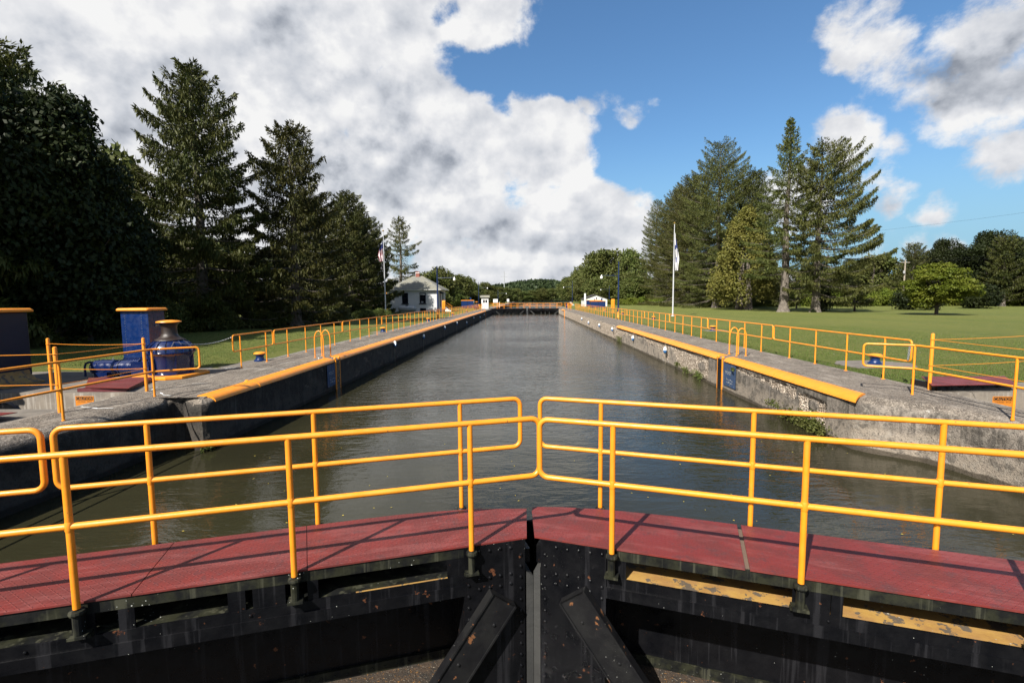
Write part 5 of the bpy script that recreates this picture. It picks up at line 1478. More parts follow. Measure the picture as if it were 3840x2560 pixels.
b = MB(); b.box(xm + 0.1, xm + 0.35, ya - 0.05, ya - 0.003, 1.75, 2.35); b.build('vent', M['rust'], t)

# utility pole, pylon, wires
t = thing('utility_pole', 'weathered wooden utility pole above the right-hand hedge', 'utility pole', (77.3, 103, 0))
b = MB(); b.lathe((77.3, 103, -0.05), [(0.17, 0), (0.12, 9.4)], 10); b.build('shaft', M['wood_pole'], t, smooth=35)
b = MB(); b.box(76.4, 78.2, 102.95, 103.05, 8.75, 8.87)
b.build('crossarm', M['wood_pole'], t)
b = MB(); b.lathe((76.95, 102.7, 6.6), [(0.18, 0), (0.18, 0.55)], 12); b.build('transformer', M['grey_metal'], t)
def wire(a, c, sag, label): cable('power_line', a, c, sag, label, 0.014, 'dark')
wire((76.5, 103, 8.95), (98, 60, 10.6), 0.5, 'upper power line running right from the utility pole')
wire((78.1, 103, 8.95), (99, 62, 9.2), 0.5, 'lower power line running right from the utility pole')
wire((76.5, 103, 9.2), (62, 160, 13.0), 0.5, 'power line running left from the utility pole behind the spruces')
wire((62, 150, 18.0), (118, 82, 20.5), 1.4, 'high power line crossing above the right-hand trees')
t = thing('pylon', 'tall slim transmission pole on the horizon left of the far trees', 'pylon', (-17.6, 420, 0))
b = MB(); b.lathe((-17.6, 420, -0.1), [(0.42, 0), (0.22, 25.6)], 8); b.build('mast', M['grey_metal'], t)
for z, l0, l1 in ((20.4, -3.0, 2.6), (23.2, 0, 2.2)):
    b = MB(); b.tube([(-17.6 + l0, 420, z + .3), (-17.6, 420, z), (-17.6 + l1, 420, z + .3)], 0.13, 6); b.build('crossarm', M['grey_metal'], t)
# ---------------------------------------------------------------- vegetation
def kites(P, Dv, Wv, l, w_):
    """P base points (n,3), Dv direction, Wv width direction (unit), l and w_ arrays -> verts (4n,3)"""
    n = len(P); l = np.asarray(l).reshape(-1, 1); w_ = np.asarray(w_).reshape(-1, 1)
    V = np.empty((n, 4, 3), np.float32)
    V[:, 0] = P; V[:, 1] = P + Dv * l * 0.45 + Wv * w_ * 0.5; V[:, 2] = P + Dv * l; V[:, 3] = P + Dv * l * 0.45 - Wv * w_ * 0.5
    return V.reshape(-1, 3)
def norm(a): return a / np.maximum(np.linalg.norm(a, axis=-1, keepdims=True), 1e-9)
def card_mesh(name, V, m, per=4):
    me = bpy.data.meshes.new(name)
    nv = len(V); nf = nv // per
    me.vertices.add(nv); me.vertices.foreach_set('co', V.astype(np.float32).ravel())
    me.loops.add(nv); me.loops.foreach_set('vertex_index', np.arange(nv, dtype=np.int32))
    me.polygons.add(nf); me.polygons.foreach_set('loop_start', np.arange(0, nv, per, dtype=np.int32))
    try: me.polygons.foreach_set('loop_total', np.full(nf, per, dtype=np.int32))
    except Exception: pass
    me.materials.append(m); me.update(calc_edges=True)
    return me
def rdir(rg, n):
    return norm(rg.normal(size=(n, 3)))

def spruce(seed, h, Rr, z0=0.06, dens=1.0, sparse=0.0, droop=1.0, mat='spruce', top=1.0, name_lab='', loc=(0, 0, 0), rise=0.0, lean=0.0, bark='bark', fork=False, prof=0.75, group=None, bare=0, oneside=None, tier=1.0, wm=1.0):
    rg = np.random.default_rng(seed)
    t = thing('spruce_tree', name_lab, 'tree', loc, 0, group)
    r0 = 0.020 * h + 0.07
    def ax(z): return np.array([lean * math.sin(z / h * 2.2) + 0.1 * math.sin(z * .4 + seed), 0.08 * math.sin(z * .3 + seed * 2), z])
    b = MB()
    zz = [-0.15, 0.15, 0.6, 1.5] + [h * k / 12 for k in range(2, 12)] + [h * 0.985]
    rad = [r0 * 1.75, r0 * 1.4, r0 * 1.12, r0] + [r0 * (1 - k / 12) ** 0.85 for k in range(2, 12)] + [0.015]
    b.tube([tuple(ax(z)) for z in zz], rad, 10)
    if fork: b.tube([tuple(ax(h * 0.72)), (0.9, 0.2, h * 0.82), (1.1, 0.2, h * 0.93)], [0.1, 0.06, 0.02], 6)
    trunk = b.build('trunk', M[bark], t, local=True, smooth=True)
    lb = MB(); Ps = []; Ds = []; Ws = []; Ls = []; Wd = []
    z = max(h * z0, 0.5); zb = z
    k = 0
    while z < h * 0.985:
        f = (z - zb) / (h - zb)
        nb = 5 if f < 0.85 else 4
        base = Rr * ((1 - f) ** prof) * (0.80 + 0.2 * min(1, f * 6)) * top ** (f > 0.7) + 0.15
        for i in range(nb):
            az = k * 2.39996 + rg.uniform(-.35, .35); k += 1
            if rg.random() < sparse * (1.1 - f): continue
            L_ = base * rg.uniform(0.66, 1.12)
            if rg.random() < 0.12: L_ *= 1.2
            if oneside is not None: L_ *= 1 + 0.35 * math.cos(az - oneside)
            a0 = (-0.28 * droop + 0.75 * f ** 1.3 + rise) + rg.uniform(-.1, .1)
            c0_ = 0.22 * droop
            n = max(5, int(L_ / 0.35)); dx, dy = math.cos(az), math.sin(az); ba = ax(z)
            def cur(s): return np.stack([ba[0] + dx * L_ * s, ba[1] + dy * L_ * s, ba[2] + L_ * (a0 * s + c0_ * s * s * s)], -1)
            sb = np.linspace(0, 1, n)
            pts = cur(sb)
            lb.tube([tuple(p) for p in pts], [max(0.010, 0.012 + 0.010 * L_ * (1 - q)) for q in sb], 4, caps=False)
            area = 0.5 * L_ * (0.34 * L_ + 0.35)
            ns = int(area * 120 * dens * wm + 40 * dens)
            s_ = 0.10 + 0.90 * np.sqrt(rg.random(ns)) if f < 0.5 else 0.08 + 0.92 * rg.random(ns) ** 0.75
            wl = (0.34 * L_ * wm + 0.12) * (1.02 - s_) ** 0.7 + 0.08
            u = rg.uniform(-1, 1, ns) * wl
            side = np.array([-dy, dx, 0.0]); fw = np.array([dx, dy, 0.0])
            P = cur(s_) + side * u[:, None] + fw * (np.abs(u) * 0.45)[:, None]
            P[:, 2] -= 0.22 * np.abs(u) * droop + rg.uniform(0, 0.10, ns)
            P += rg.normal(size=(ns, 3)) * 0.05
            sg = np.sign(u)[:, None]
            slope = (a0 + 3 * c0_ * s_ * s_)[:, None]
            Dd = norm(fw * 0.8 + side * sg * 0.65 + np.array([0, 0, 1.0]) * (slope * 0.7 - 0.1) + rg.normal(size=(ns, 3)) * 0.28)
            hang = rg.random(ns) < (0.42 * droop if f < 0.9 else 0.1)
            Dd[hang] = norm(np.array([0, 0, -1.0]) + rg.normal(size=(hang.sum(), 3)) * 0.22 + fw * 0.15)
            W_ = norm(np.cross(Dd, rg.normal(size=(ns, 3))))
            ll = rg.uniform(0.18, 0.36, ns); ll[hang] *= rg.uniform(0.9, 1.9, hang.sum())
            Ps.append(P); Ds.append(Dd); Ws.append(W_); Ls.append(ll); Wd.append(rg.uniform(0.06, 0.13, ns))
        z += tier * (0.30 + 0.42 * (1 - f)) * rg.uniform(0.8, 1.2) * (h / 20) ** 0.4
    # needles close to the stem
    n = int(h * 85 * dens); zt = zb + (h - zb) * rg.random(n); ft = (zt - zb) / (h - zb); rr = (0.34 * Rr * (1 - ft) ** prof) * np.sqrt(rg.random(n)) + 0.1; aa = rg.uniform(0, 6.28, n)
    P = np.stack([rr * np.cos(aa) + ax(h * .5)[0] * .6, rr * np.sin(aa), zt], -1); Dd = norm(np.stack([np.cos(aa), np.sin(aa), -0.5 * np.ones(n)], -1) + rg.normal(size=(n, 3)) * 0.5)
    Ps.append(P); Ds.append(Dd); Ws.append(norm(np.cross(Dd, rdir(rg, n)))); Ls.append(rg.uniform(.25, .5, n)); Wd.append(rg.uniform(.1, .18, n))
    # leader tuft
    n = int(120 * dens); zt = rg.uniform(h * 0.93, h, n)
    P = np.stack([rg.normal(size=n) * 0.05, rg.normal(size=n) * 0.05, zt], -1) + np.array([ax(h)[0], ax(h)[1], 0])
    Dd = norm(rdir(rg, n) * 0.7 + np.array([0, 0, 0.8])); Ps.append(P); Ds.append(Dd); Ws.append(norm(np.cross(Dd, rdir(rg, n)))); Ls.append(rg.uniform(.2, .4, n)); Wd.append(rg.uniform(.06, .11, n))
    for i in range(bare):   # dead branches on the bare stem
        zz_ = rg.uniform(h * 0.06, zb * 1.0 + 0.5); a = rg.uniform(0, 6.28); l = rg.uniform(0.5, 2.2)
        p0 = ax(zz_); lb.tube([tuple(p0), (p0[0] + math.cos(a) * l, p0[1] + math.sin(a) * l, zz_ - 0.25 * l)], [0.03, 0.008], 4)
    lb.build('limbs', M[bark], t, local=True)
    V = kites(np.concatenate(Ps), np.concatenate(Ds), np.concatenate(Ws), np.concatenate(Ls), np.concatenate(Wd))
    link_mesh('crown', card_mesh('crown', V, M[mat]), t)
    return t

def crown_cards(rg, clumps, per, leaf, up_bias=0.35, flat=1.0):
    Ps = []; Ds = []; Ws = []; Ls = []; Wd = []
    for (c, r) in clumps:
        n = int(per * r * r)
        d = rdir(rg, n); d[:, 2] = np.where(rg.random(n) < up_bias, np.abs(d[:, 2]), d[:, 2])
        rr = r * rg.uniform(0.62, 1.08, n)[:, None]
        P = np.array(c) + d * rr * np.array([1, 1, flat])
        Dd = norm(rdir(rg, n) + d * 0.5 + np.array([0, 0, -0.25]))
        Nn = norm(d + rdir(rg, n) * 0.8 + np.array([0, 0, 0.5]))
        Ps.append(P); Ds.append(Dd); Ws.append(norm(np.cross(Dd, Nn))); Ls.append(rg.uniform(.7, 1.3, n) * leaf); Wd.append(rg.uniform(.5, .85, n) * leaf)
    return kites(np.concatenate(Ps), np.concatenate(Ds), np.concatenate(Ws), np.concatenate(Ls), np.concatenate(Wd))

def broad_proto(seed, h, w_, z0, leaf, nclump, per, mat, name, lab, cat='tree', flat=0.8, trunk=True, bark='bark_dark', shape='egg', layered=False, crad=(0.10, 0.19)):
    rg = np.random.default_rng(seed)
    t = thing(name, lab, cat)
    cl = []
    for i in range(nclump):
        d = rdir(rg, 1)[0]; q = rg.uniform(0.45, 1.0) ** 0.6
        zc = z0 * h + (h - z0 * h) * 0.5; hz = (h - z0 * h) * 0.5
        p = np.array([d[0] * w_ / 2 * q, d[1] * w_ / 2 * q, zc + d[2] * hz * q])
        tt = (p[2] - z0 * h) / (h - z0 * h)
        k = 1.0
        if shape == 'egg': k = 1.08 - 0.35 * tt
        if shape == 'cone': k = 1.12 - 0.85 * tt
        p[0] *= k; p[1] *= k
        p[:2] *= rg.uniform(0.85, 1.12)
        r = rg.uniform(*crad) * w_ * (0.8 + 0.4 * (1 - tt))
        if layered: p[2] = z0 * h + round((p[2] - z0 * h) / (h * 0.10)) * h * 0.10 + rg.uniform(-.05, .05)
        cl.append((p, min(r, (h - p[2]) * 0.9 + 0.25 * r)))
    if trunk:
        b = MB(); r0 = 0.022 * h + 0.03
        b.tube([(0, 0, -0.15), (0.02, 0, h * 0.04), (0.03, 0.02, h * 0.2), (0.0, 0.05, h * 0.45), (0.05, 0, h * 0.8)], [r0 * 1.6, r0 * 1.1, r0, r0 * .7, r0 * .15], 8)
        b.build('trunk', M[bark], t, local=True, smooth=True)
        b = MB()
        for (p, r) in cl[::2]:
            zb_ = min(max(z0 * h * 0.9, p[2] - 0.4 * h), h * 0.7) * rg.uniform(.7, 1)
            mid = (p[0] * 0.5, p[1] * 0.5, (zb_ + p[2]) / 2 + 0.03 * h)
            b.tube([(0, 0, zb_), mid, tuple(p)], [r0 * .4, r0 * .25, r0 * .08], 4, caps=False)
        b.build('limbs', M[bark], t, local=True)
    V = crown_cards(rg, cl, per, leaf, flat=flat)
    link_mesh('crown' if trunk else 'foliage', card_mesh('crown', V, M[mat]), t)
    return t
def place(proto, used, loc, s, rz, label, group=None):
    o = proto if proto.name not in used else copy_tree(proto)
    used.add(proto.name)
    o.location = loc; o.rotation_euler = (0, 0, rz)
    o.scale = s if isinstance(s, (tuple, list)) else (s, s, s)
    o['label'] = label
    if group: o['group'] = group
    return o
USED = set()
Z = -0.05
# large spruces, left
spruce(11, 19.9, 6.3, 0.02, 1.15, 0.0, 1.0, 'spruce_dark', name_lab='tallest broad spruce on the left, behind the blue control cabinet', loc=(-25.2, 38.1, Z), prof=0.56, fork=True, tier=1.3)
spruce(23, 16.6, 5.4, 0.02, 1.05, 0.02, 1.0, 'spruce_dark', name_lab='second spruce on the left, with open airy crown and level branches', loc=(-19.6, 41.8, Z), prof=0.56, fork=True, tier=1.35, wm=0.9)
spruce(31, 16.5, 5.7, 0.03, 0.95, 0.0, 1.0, 'spruce_dark', name_lab='dense dark spruce just left of the striped flag', loc=(-24.3, 68.0, Z), prof=0.45)
spruce(32, 13.6, 4.6, 0.03, 0.8, 0.0, 1.0, 'spruce_dark', name_lab='shaded spruce filling the gap behind the dense one left of the flag', loc=(-24.5, 56.0, Z), prof=0.5)
spruce(37, 14.8, 5.4, 0.03, 0.9, 0.0, 1.0, 'spruce_dark', name_lab='spruce whose branches overhang the left corner of the white house', loc=(-24.6, 77.0, Z), prof=0.5)
spruce(41, 18.8, 5.2, 0.25, 0.75, 0.22, 0.9, 'spruce', name_lab='thin sparse spruce rising behind the house roof', loc=(-25.2, 100.0, Z), prof=0.66, bare=16, tier=1.7, wm=0.7)
spruce(43, 15.0, 6.4, 0.03, 1.1, 0.0, 1.0, 'spruce_dark', name_lab='dark spruce cut by the left edge of the photo', loc=(-27.2, 25.2, Z), prof=0.55)
# large spruces, right
spruce(51, 34.9, 9.2, 0.05, 0.5, 0.0, 0.9, 'spruce', tier=1.3, name_lab='leftmost spruce of the right-hand grove, slender pointed top', loc=(44.3, 168.9, Z), prof=0.62)
spruce(52, 35.5, 10.5, 0.05, 0.45, 0.0, 0.9, 'spruce', name_lab='second spruce from the left in the right-hand grove', loc=(47.0, 152.1, Z), prof=0.55)
spruce(58, 31.0, 9.5, 0.05, 0.45, 0.0, 0.9, 'spruce', name_lab='spruce low between the second and third tops of the right grove', loc=(41.0, 136.0, Z), prof=0.5)
spruce(53, 29.5, 9.4, 0.06, 0.55, 0.0, 0.9, 'spruce', name_lab='third spruce of the right grove, half hidden by the tall round-topped one', loc=(38.4, 115.5, Z), prof=0.45)
spruce(54, 32.2, 10.2, 0.06, 0.55, 0.0, 0.9, 'spruce', name_lab='tall broad spruce with rounded airy top in the middle of the right grove', loc=(38.6, 100.5, Z), prof=0.48, tier=1.2)
spruce(55, 26.0, 8.0, 0.08, 0.6, 0.0, 0.9, 'spruce_dark', name_lab='shaded spruce standing behind the golden green cedar', loc=(43.5, 97, Z), prof=0.5)
spruce(56, 26.6, 7.0, 0.20, 0.85, 0.04, 0.6, 'spruce', name_lab='tallest narrow spruce on the right, pointed top over a bare grey trunk', loc=(36.6, 70.8, Z), prof=1.05, bare=34, rise=0.04, tier=1.45, wm=0.85)
spruce(57, 22.4, 7.0, 0.12, 0.85, 0.04, 1.3, 'spruce', name_lab='wide drooping spruce with crooked top, rightmost of the grove', loc=(39.4, 68.0, Z), prof=0.40, bare=14, oneside=0.0, fork=True, tier=1.45, wm=0.9)
# cedar
t = thing('cedar_tree', 'golden green cedar with several stems in front of the spruces', 'tree', (36.6, 83.3, Z))
rg = np.random.default_rng(77)
b = MB()
for (dx, dy) in ((-1.1, 0), (-0.4, .3), (0.35, -.2), (1.0, .2)):
    b.tube([(dx, dy, -0.15), (dx * 1.05, dy, 1.4), (dx * 0.8, dy, 5), (dx * .3, dy, 12)], [0.42, 0.30, 0.22, 0.05], 8)
b.build('trunk', M['bark'], t, local=True, smooth=True)
cl = []
for i in range(260):
    f = rg.random() ** 0.85; a = rg.uniform(0, 6.28); rr = 5.6 * (1 - f) ** 0.55 * (0.78 + 0.22 * min(1, f * 7)) * rg.uniform(.68, 1.04)
    cl.append((np.array([rr * math.cos(a), rr * math.sin(a), 1.6 + 14.6 * f]), rg.uniform(.6, 1.3) * (1.1 - .45 * f)))
V = crown_cards(rg, cl, 190, 0.30, flat=1.25)
link_mesh('crown', card_mesh('crown', V, M['cedar']), t)

# broadleaf prototypes
A1 = broad_proto(101, 10, 8.6, 0.08, 0.52, 70, 62, 'leaf', 'broadleaf_tree', 'x')
A2 = broad_proto(102, 10, 7.4, 0.06, 0.50, 62, 66, 'leaf', 'broadleaf_tree', 'x', shape='egg')
A3 = broad_proto(103, 10, 9.4, 0.10, 0.50, 74, 60, 'leaf', 'broadleaf_tree', 'x')
A4 = broad_proto(104, 10, 8.0, 0.05, 0.24, 130, 230, 'leaf_dark', 'broadleaf_tree', 'x')
B1 = broad_proto(111, 3.0, 4.2, 0.0, 0.26, 48, 240, 'hedge', 'hedge_bush', 'x', 'bush', trunk=False, shape='egg')
B2 = broad_proto(112, 3.0, 4.6, 0.0, 0.24, 52, 240, 'hedge', 'hedge_bush', 'x', 'bush', trunk=False)
B3 = broad_proto(113, 3.0, 4.4, 0.0, 0.22, 52, 260, 'leaf_dark', 'shrub', 'x', 'bush', trunk=False)
rnd = random.Random(8)
# dark broadleaf mass at the left edge
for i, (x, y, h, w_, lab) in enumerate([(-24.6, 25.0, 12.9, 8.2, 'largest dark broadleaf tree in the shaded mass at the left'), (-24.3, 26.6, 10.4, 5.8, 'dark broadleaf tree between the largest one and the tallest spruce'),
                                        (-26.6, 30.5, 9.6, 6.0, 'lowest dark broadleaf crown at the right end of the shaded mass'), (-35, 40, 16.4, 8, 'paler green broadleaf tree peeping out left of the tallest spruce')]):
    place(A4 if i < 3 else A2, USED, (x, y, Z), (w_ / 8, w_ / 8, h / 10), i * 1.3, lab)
for i, (x, y, h, w_) in enumerate([(-33, 50, 8, 10), (-31, 62, 9, 11), (-34, 75, 10, 12), (-33, 90, 11, 12), (-42, 38, 10, 11), (-38, 57, 10, 12), (-29, 44, 6.5, 8)]):
    place(A4 if i % 2 else A2, USED, (x, y, Z), (w_ / 8, w_ / 8, h / 10), i * 1.7, 'broadleaf tree of the wood behind the left spruces', 'wood behind the left spruces')
# trees left of the frame that shade the corner
for i, (x, y, h, w_) in enumerate([(-30, 9, 21, 12), (-29.5, 17, 19, 9), (-38, 20, 24, 13), (-36, 8, 25, 13)]):
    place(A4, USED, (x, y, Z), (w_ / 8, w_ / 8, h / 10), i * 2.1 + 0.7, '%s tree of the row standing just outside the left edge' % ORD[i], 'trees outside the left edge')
L_ = [('L',-24.1,112.0,6.8,6.0),('L',-24.3,125.0,9.3,6.6),('L',-22.6,130.0,10.0,6.3),('L',-23.2,150.0,9.9,6.6),('L',-21.7,160.0,9.5,7.1),('L',-20.6,175.0,9.3,7.0),('L',-18.6,185.0,7.2,6.5),('L',-17.4,210.0,9.5,6.7),('L',-14.7,215.0,8.0,6.8),('L',-12.7,230.0,7.4,6.9),('L',-10.3,245.0,7.3,7.3),('L',-7.6,265.0,7.6,7.5),('L',-5.5,340.0,9.6,8.7),('L',-24.7,105.0,5.6,5.6),('L',-21.5,118.0,5.5,5.2),('L',-20.6,145.0,5.5,5.8),('L',-18.2,170.0,4.9,6.0),('L',-15.2,200.0,5.3,6.4),
 ('M',-11.0,520.0,9.6,15.0),('M',-2,525.0,10.7,16),('M',8,530.0,11.6,16),('M',18,525,13.0,16),('M',28,520,14,17),
 ('R',39.0,405.0,13.2,13.3),('R',33.9,370.0,16.6,13.6),('R',29.2,320.0,15.0,12.6),('R',27.6,290.0,15.2,12.2),('R',28.2,250.0,16.6,13.1),('R',30.1,235.0,18.1,12.3),('R',33.4,222.0,21.8,14.3),('R',37.5,216.0,23.8,15.7),('R',41.8,212.0,19.0,11.0),('R',43.6,205.0,21.4,10.6),('R',26.3,215.0,10.5,11.3),('R',28.4,195.0,9.6,8.5),('R',37.9,185.0,10.8,11.2),('R',37.8,170.0,8.6,8.9),('R',33.0,205.0,11.0,9.0),
 ('B',77.4,112.0,10.7,6.6),('B',84.6,118.0,10.3,7.0),('B',98.0,125.0,11.3,8.4),('B',97.1,120.0,11.1,8.0),('B',94.4,112.0,10.7,7.5),('B',87.8,106.0,12.1,6.7),('B',101.7,112.0,12.7,7.5),('B',91.2,99.0,12.7,8.9),('B',83.9,125.0,9.6,6.3),('B',75.8,118.0,7.7,6.0),('B',67.2,112.0,6.0,5.7),('B',66.8,118.0,5.7,6.0),('B',96.9,97.0,11.5,7.9),('B',58,122,7,7),('B',52,125,7,7),('B',60,118,6,6),('B',70,122,9,8),('B',50,135,8,8),('B',62,130,9,9)]
cnt = {}
nm = {'L': ('leafy tree on the far left bank beyond the house', 'trees along the far left bank'), 'M': ('small tree at the far bend of the canal', 'trees at the bend of the canal'),
      'R': ('rounded tree on the far right bank before the spruce grove', 'trees along the far right bank'), 'B': ('dark tree behind the right-hand hedge', 'trees behind the right-hand hedge')}
for k, x, y, h, w_ in L_:
    cnt[k] = cnt.get(k, 0) + 1
    pr = rnd.choice([A1, A2, A3]) if k != 'B' else rnd.choice([A4, A2, A4])
    hh = (h + 0.1) * (1.14 if k == 'B' else 1.04)
    place(pr, USED, (x, y, Z - (0.9 if k == 'M' else 0)), (w_ / (6.0 if k == 'B' else 7.0), w_ / 7.0, hh / 10), rnd.uniform(0, 6.28), nm[k][0], nm[k][1])
# conifers on the right edge
Cn = spruce(61, 12.6, 3.6, 0.08, 0.55, 0.1, 0.6, 'spruce_dark', name_lab='dark bushy pine top above the hedge right of the utility pole', loc=(80.0, 104.5, Z), prof=0.45, rise=0.25, group='conifers behind the right-hand hedge')
for i, (x, y, s, lab) in enumerate([(89.5, 95.0, 1.02, 'dark spiky conifer left of the right edge behind the hedge'), (93.6, 90.5, 1.05, 'dark conifer at the right edge with a visible grey trunk')]):
    o = copy_tree(Cn); o.location = (x, y, Z); o.scale = (1.15, 1.15, s); o.rotation_euler = (0, 0, 1.9 * (i + 1)); o['label'] = lab
# hedges and vine-covered bank
HG = [(48.2,108.0,3.2),(51.2,107.0,3.0),(54.0,108,3.2),(56.8,108.0,3.4),(60.4,107.0,3.3),(63,107,3.4),(65.0,107.0,3.4),(67.8,106.0,3.0),(70,106,3.2),(71.9,106.0,3.4),(74.4,106,3.6),(76.9,108.0,3.7),(78.1,104.0,3.7),(81.1,104.0,3.2),(84,103,3.6),(87,102,3.4),(90,99,3.2),(92.8,97.0,3.4),(95.2,95.0,3.6),(45.5,109,3.0),(42,112,2.6),(99,93,3.6)]
for i, (x, y, z) in enumerate(HG):
    place(rnd.choice([B1, B2]), USED, (x, y, Z - .1), (1.05, 1.0, (z + 0.4) / 2.9), rnd.uniform(0, 6.28), 'yellow green bush of the long hedge behind the right lawn', 'bushes of the long hedge behind the right lawn')
HB = [(20.6,172.0,1.5),(23.2,165,1.3),(25.6,158.0,1.4),(28.5,150,1.6),(31.5,146,1.8),(34.5,142,2.2),(37,138,2.0),(-19.5,140,1.3),(-22,128,1.5),(-24.5,116,1.4),(-26.5,104,1.5),(-15.5,175,1.2),(-12.5,200,1.3)]
for i, (x, y, z) in enumerate(HB):
    place(rnd.choice([B1, B2]), USED, (x, y, Z - .1), (1.15, 1.0, (z + 0.35) / 2.9), rnd.uniform(0, 6.28), 'low bush in the far undergrowth on the %s bank' % ('right' if x > 0 else 'left'), 'low bushes in the far undergrowth, %s' % ('right' if x > 0 else 'left'))
for x, y, s, lab in [(58.7, 75.6, (1.30, 1.0, 1.15), 'dark green round shrub left behind the lime green tree'), (73.3, 81.8, (1.5, 1.2, 1.36), 'dark green round shrub right of the lime green tree'), (41.4, 69.5, (0.48, 0.48, 1.3), 'small dark bush against the trunk of the drooping spruce'), (38.9, 67.4, (0.16, 0.16, 0.16), 'tiny leafy sprout at the foot of the drooping spruce')]:
    place(B3, USED, (x, y, Z - .05), s, x, lab)
UG = [(-25.8,26.0,2.2),(-25.5,27.6,2.4),(-25.2,29.0,2.5),(-24.8,30.5,2.2),(-24.5,32.5,2.3),(-23.9,34.5,2.0),(-23.2,40.0,1.7),(-22.9,43.0,2.0),(-21.8,45.0,1.6),(-20.4,47.5,1.4),(-18.9,49.8,1.2),(-17.6,54.0,1.0),(-17.6,59.0,1.0),(-24.9,37,2.2),(-27,23,2.4),(-23.0,36.5,1.6),(-21.3,39.5,1.3)]
Bd = broad_proto(114, 3.0, 4.0, 0.0, 0.20, 50, 260, 'leaf', 'undergrowth_bush', 'x', 'bush', trunk=False)
for i, (x, y, z) in enumerate(UG):
    place(Bd, USED, (x, y, Z - .1), (0.72, 0.72, (z + 0.2) / 2.9), rnd.uniform(0, 6.28), 'bush of the undergrowth along the foot of the left trees', 'undergrowth bushes below the left trees')
# lime green honey locust and two saplings
HL = broad_proto(121, 5.9, 6.6, 0.20, 0.22, 120, 420, 'leaf_lime', 'ornamental_tree', 'lime green layered ornamental tree alone on the right lawn', flat=0.42, layered=True, shape='egg', crad=(0.075, 0.13))
HL.location = (45.4, 55.6, Z); PM[HL.name] = Matrix.Identity(4)
SP = broad_proto(122, 4.4, 3.4, 0.24, 0.16, 46, 260, 'leaf', 'sapling', 'slender green sapling right of the spruces on the lawn', flat=0.6, layered=True, crad=(0.08, 0.15))
SP.location = (45.9, 69.9, Z)
o = copy_tree(SP); o.location = (47.1, 86.8, Z); o.rotation_euler = (0, 0, 2); o['label'] = 'slender sapling seen between the two rightmost spruce trunks'

# wooded hill on the horizon
b = MB(); V = []; nx, ny = 60, 10
for j in range(ny + 1):
    for i in range(nx + 1):
        x = -260 + 640 * i / nx; f = j / ny
        y = 640 + 260 * f
        hh = (17 + 7 * mnoise.noise(Vector((x * 0.012, 3.3, 0))) + 13 * math.exp(-((x - 15) / 60) ** 2) + (16 if x > 120 else 0) * sstep(x, 120, 220)) * math.sin(min(1, f * 1.6) * math.pi / 2)
        V.append((x, y, -2 + hh))
F = [(j * (nx + 1) + i, j * (nx + 1) + i + 1, (j + 1) * (nx + 1) + i + 1, (j + 1) * (nx + 1) + i) for j in range(ny) for i in range(nx)]
b.add(V, F); o = b.build('hill', M['hill'], None, smooth=True); tag(o, 'low wooded hill on the horizon', kind='structure')
rg = np.random.default_rng(5)
n = 26000
ix = rg.uniform(-260, 380, n); f = rg.random(n); yy = 640 + 200 * f
hh = np.array([(17 + 7 * mnoise.noise(Vector((x * 0.012, 3.3, 0))) + 13 * math.exp(-((x - 15) / 60) ** 2) + (16 if x > 120 else 0) * sstep(x, 120, 220)) for x in ix]) * np.sin(np.minimum(1, (200 * f / 260) * 1.6) * math.pi / 2)
P = np.stack([ix, yy, -2 + hh + rg.uniform(-1.5, 3.0, n)], -1)
Dd = norm(rdir(rg, n) + np.array([0, -0.4, 0.5])); W_ = norm(np.cross(Dd, rdir(rg, n)))
o = link_mesh('wood', card_mesh('wood', kites(P, Dd, W_, rg.uniform(3, 6, n), rg.uniform(2.5, 5, n)), M['hill'])); tag(o, 'distant woods covering the low hill on the horizon', 'wood', kind='stuff')

# weeds on the wall foot, right side
def weeds(x, y, z, r, n, lab, seed):
    rg = np.random.default_rng(seed)
    P = np.array([x, y, z]) + rg.normal(size=(n, 3)) * np.array([0.04, r, r * 0.28]); P[:, 2] = np.maximum(P[:, 2], -1.13)
    Dd = norm(rdir(rg, n) + np.array([-0.6 * np.sign(x), 0, 0.2])); W_ = norm(np.cross(Dd, rdir(rg, n)))
    o = link_mesh('wall_weeds', card_mesh('wall_weeds', kites(P, Dd, W_, rg.uniform(.04, .10, n), rg.uniform(.025, .05, n)), M['weed'])); tag(o, lab, 'plant')
    return o
weeds(6.97, 12.0, -1.00, 0.36, 1100, 'largest clump of weeds at the right wall foot below the broken concrete', 1)
weeds(6.98, 12.9, -0.98, 0.35, 450, 'sparser weeds left of the largest clump on the right wall', 7)
weeds(6.98, 13.9, -0.86, 0.16, 90, 'tiny weed tuft on the right wall under the long crack', 8)
weeds(6.98, 19.9, -0.98, 0.30, 260, 'weed clump at the right wall foot just beyond the ladder', 2)
weeds(6.98, 21.4, -1.02, 0.24, 150, 'small weed clump second beyond the right ladder', 3)
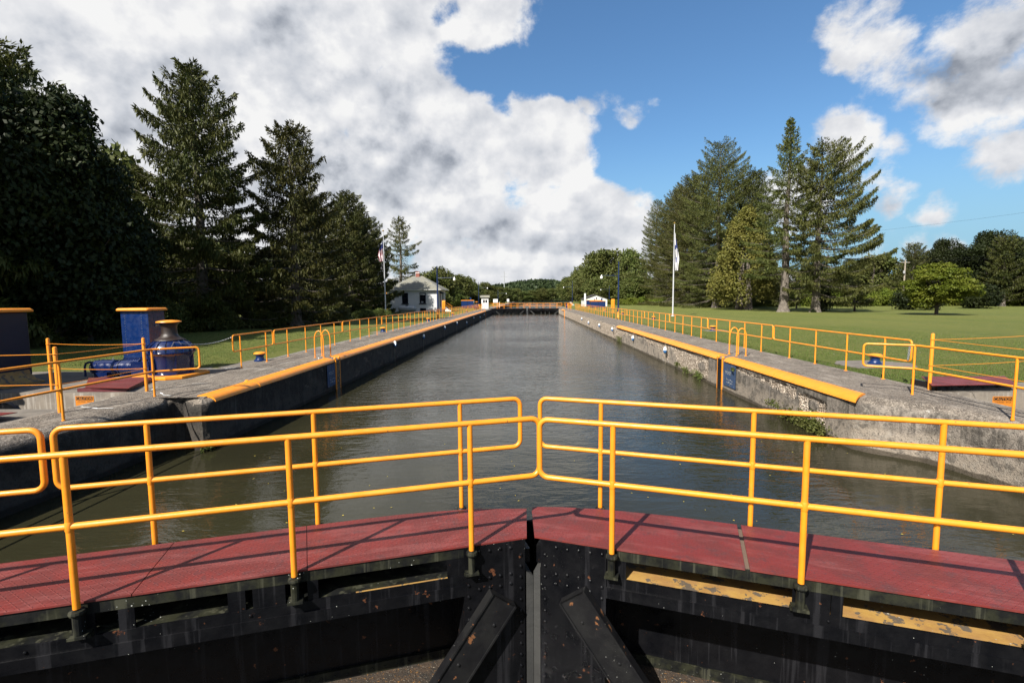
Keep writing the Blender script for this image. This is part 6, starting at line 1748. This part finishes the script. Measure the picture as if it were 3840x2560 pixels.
weeds(6.98, 22.6, -0.92, 0.18, 120, 'small weed clump third beyond the right ladder', 4)
weeds(6.98, 36.5, -0.95, 0.5, 300, 'distant weed clump on the right wall near the coping end', 5)
weeds(6.96, 16.5, -0.28, 0.06, 70, 'little plant sprouting from the crack above the blue panel', 6)
weeds(-7.02, 10.45, -1.06, 0.12, 220, 'weeds at the waterline on the left wall corner', 9)

# grass blades near the camera and along the concrete edges
rg = np.random.default_rng(99)
n = 90000
y = 11.7 + 24 * rg.random(n) ** 1.6
x = np.where(rg.random(n) < 0.5, 9.33 + 14 * rg.random(n) ** 1.3, -(10.4 + 12 * rg.random(n)))
ok = ~((x < 0) & (y < 16.0)) & ~((x > 0) & (x < 13.7) & (y < 12.4)) & ~((x > 9.9) & (x < 12.3) & (y > 14.9) & (y < 16.7))
x, y = x[ok], y[ok]
ne = 9000
ye = 12.0 + 50 * rg.random(ne) ** 1.5; xe = 9.30 + np.abs(rg.normal(size=ne)) * 0.05 - 0.02
x = np.concatenate([x, xe]); y = np.concatenate([y, ye]); n = len(x)
P = np.stack([x, y, np.full(n, -0.045)], -1)
Dd = norm(rg.normal(size=(n, 3)) * 0.45 + np.array([0, 0, 1.0])); W_ = norm(np.cross(Dd, rdir(rg, n)))
o = link_mesh('grass', card_mesh('grass', kites(P, Dd, W_, rg.uniform(.035, .085, n), rg.uniform(.008, .016, n)), M['blade'])); tag(o, 'short grass blades of the mown lawn near the lock', 'grass', kind='stuff')
# fallen leaves on the water and deck
n = 85
x = rg.uniform(-6.5, 7.5, n); y = rg.uniform(5.6, 12, n)
P = np.stack([x, y, np.full(n, -1.144)], -1); a = rg.uniform(0, 6.28, n)
Dd = np.stack([np.cos(a), np.sin(a), np.zeros(n)], -1); W_ = np.stack([-np.sin(a), np.cos(a), np.zeros(n)], -1)
o = link_mesh('floating_leaves', card_mesh('floating_leaves', kites(P, Dd, W_, rg.uniform(.02, .055, n), rg.uniform(.012, .03, n)), M['leaffloat'])); tag(o, 'scattered yellow leaves floating on the dark water', 'leaves', kind='stuff')
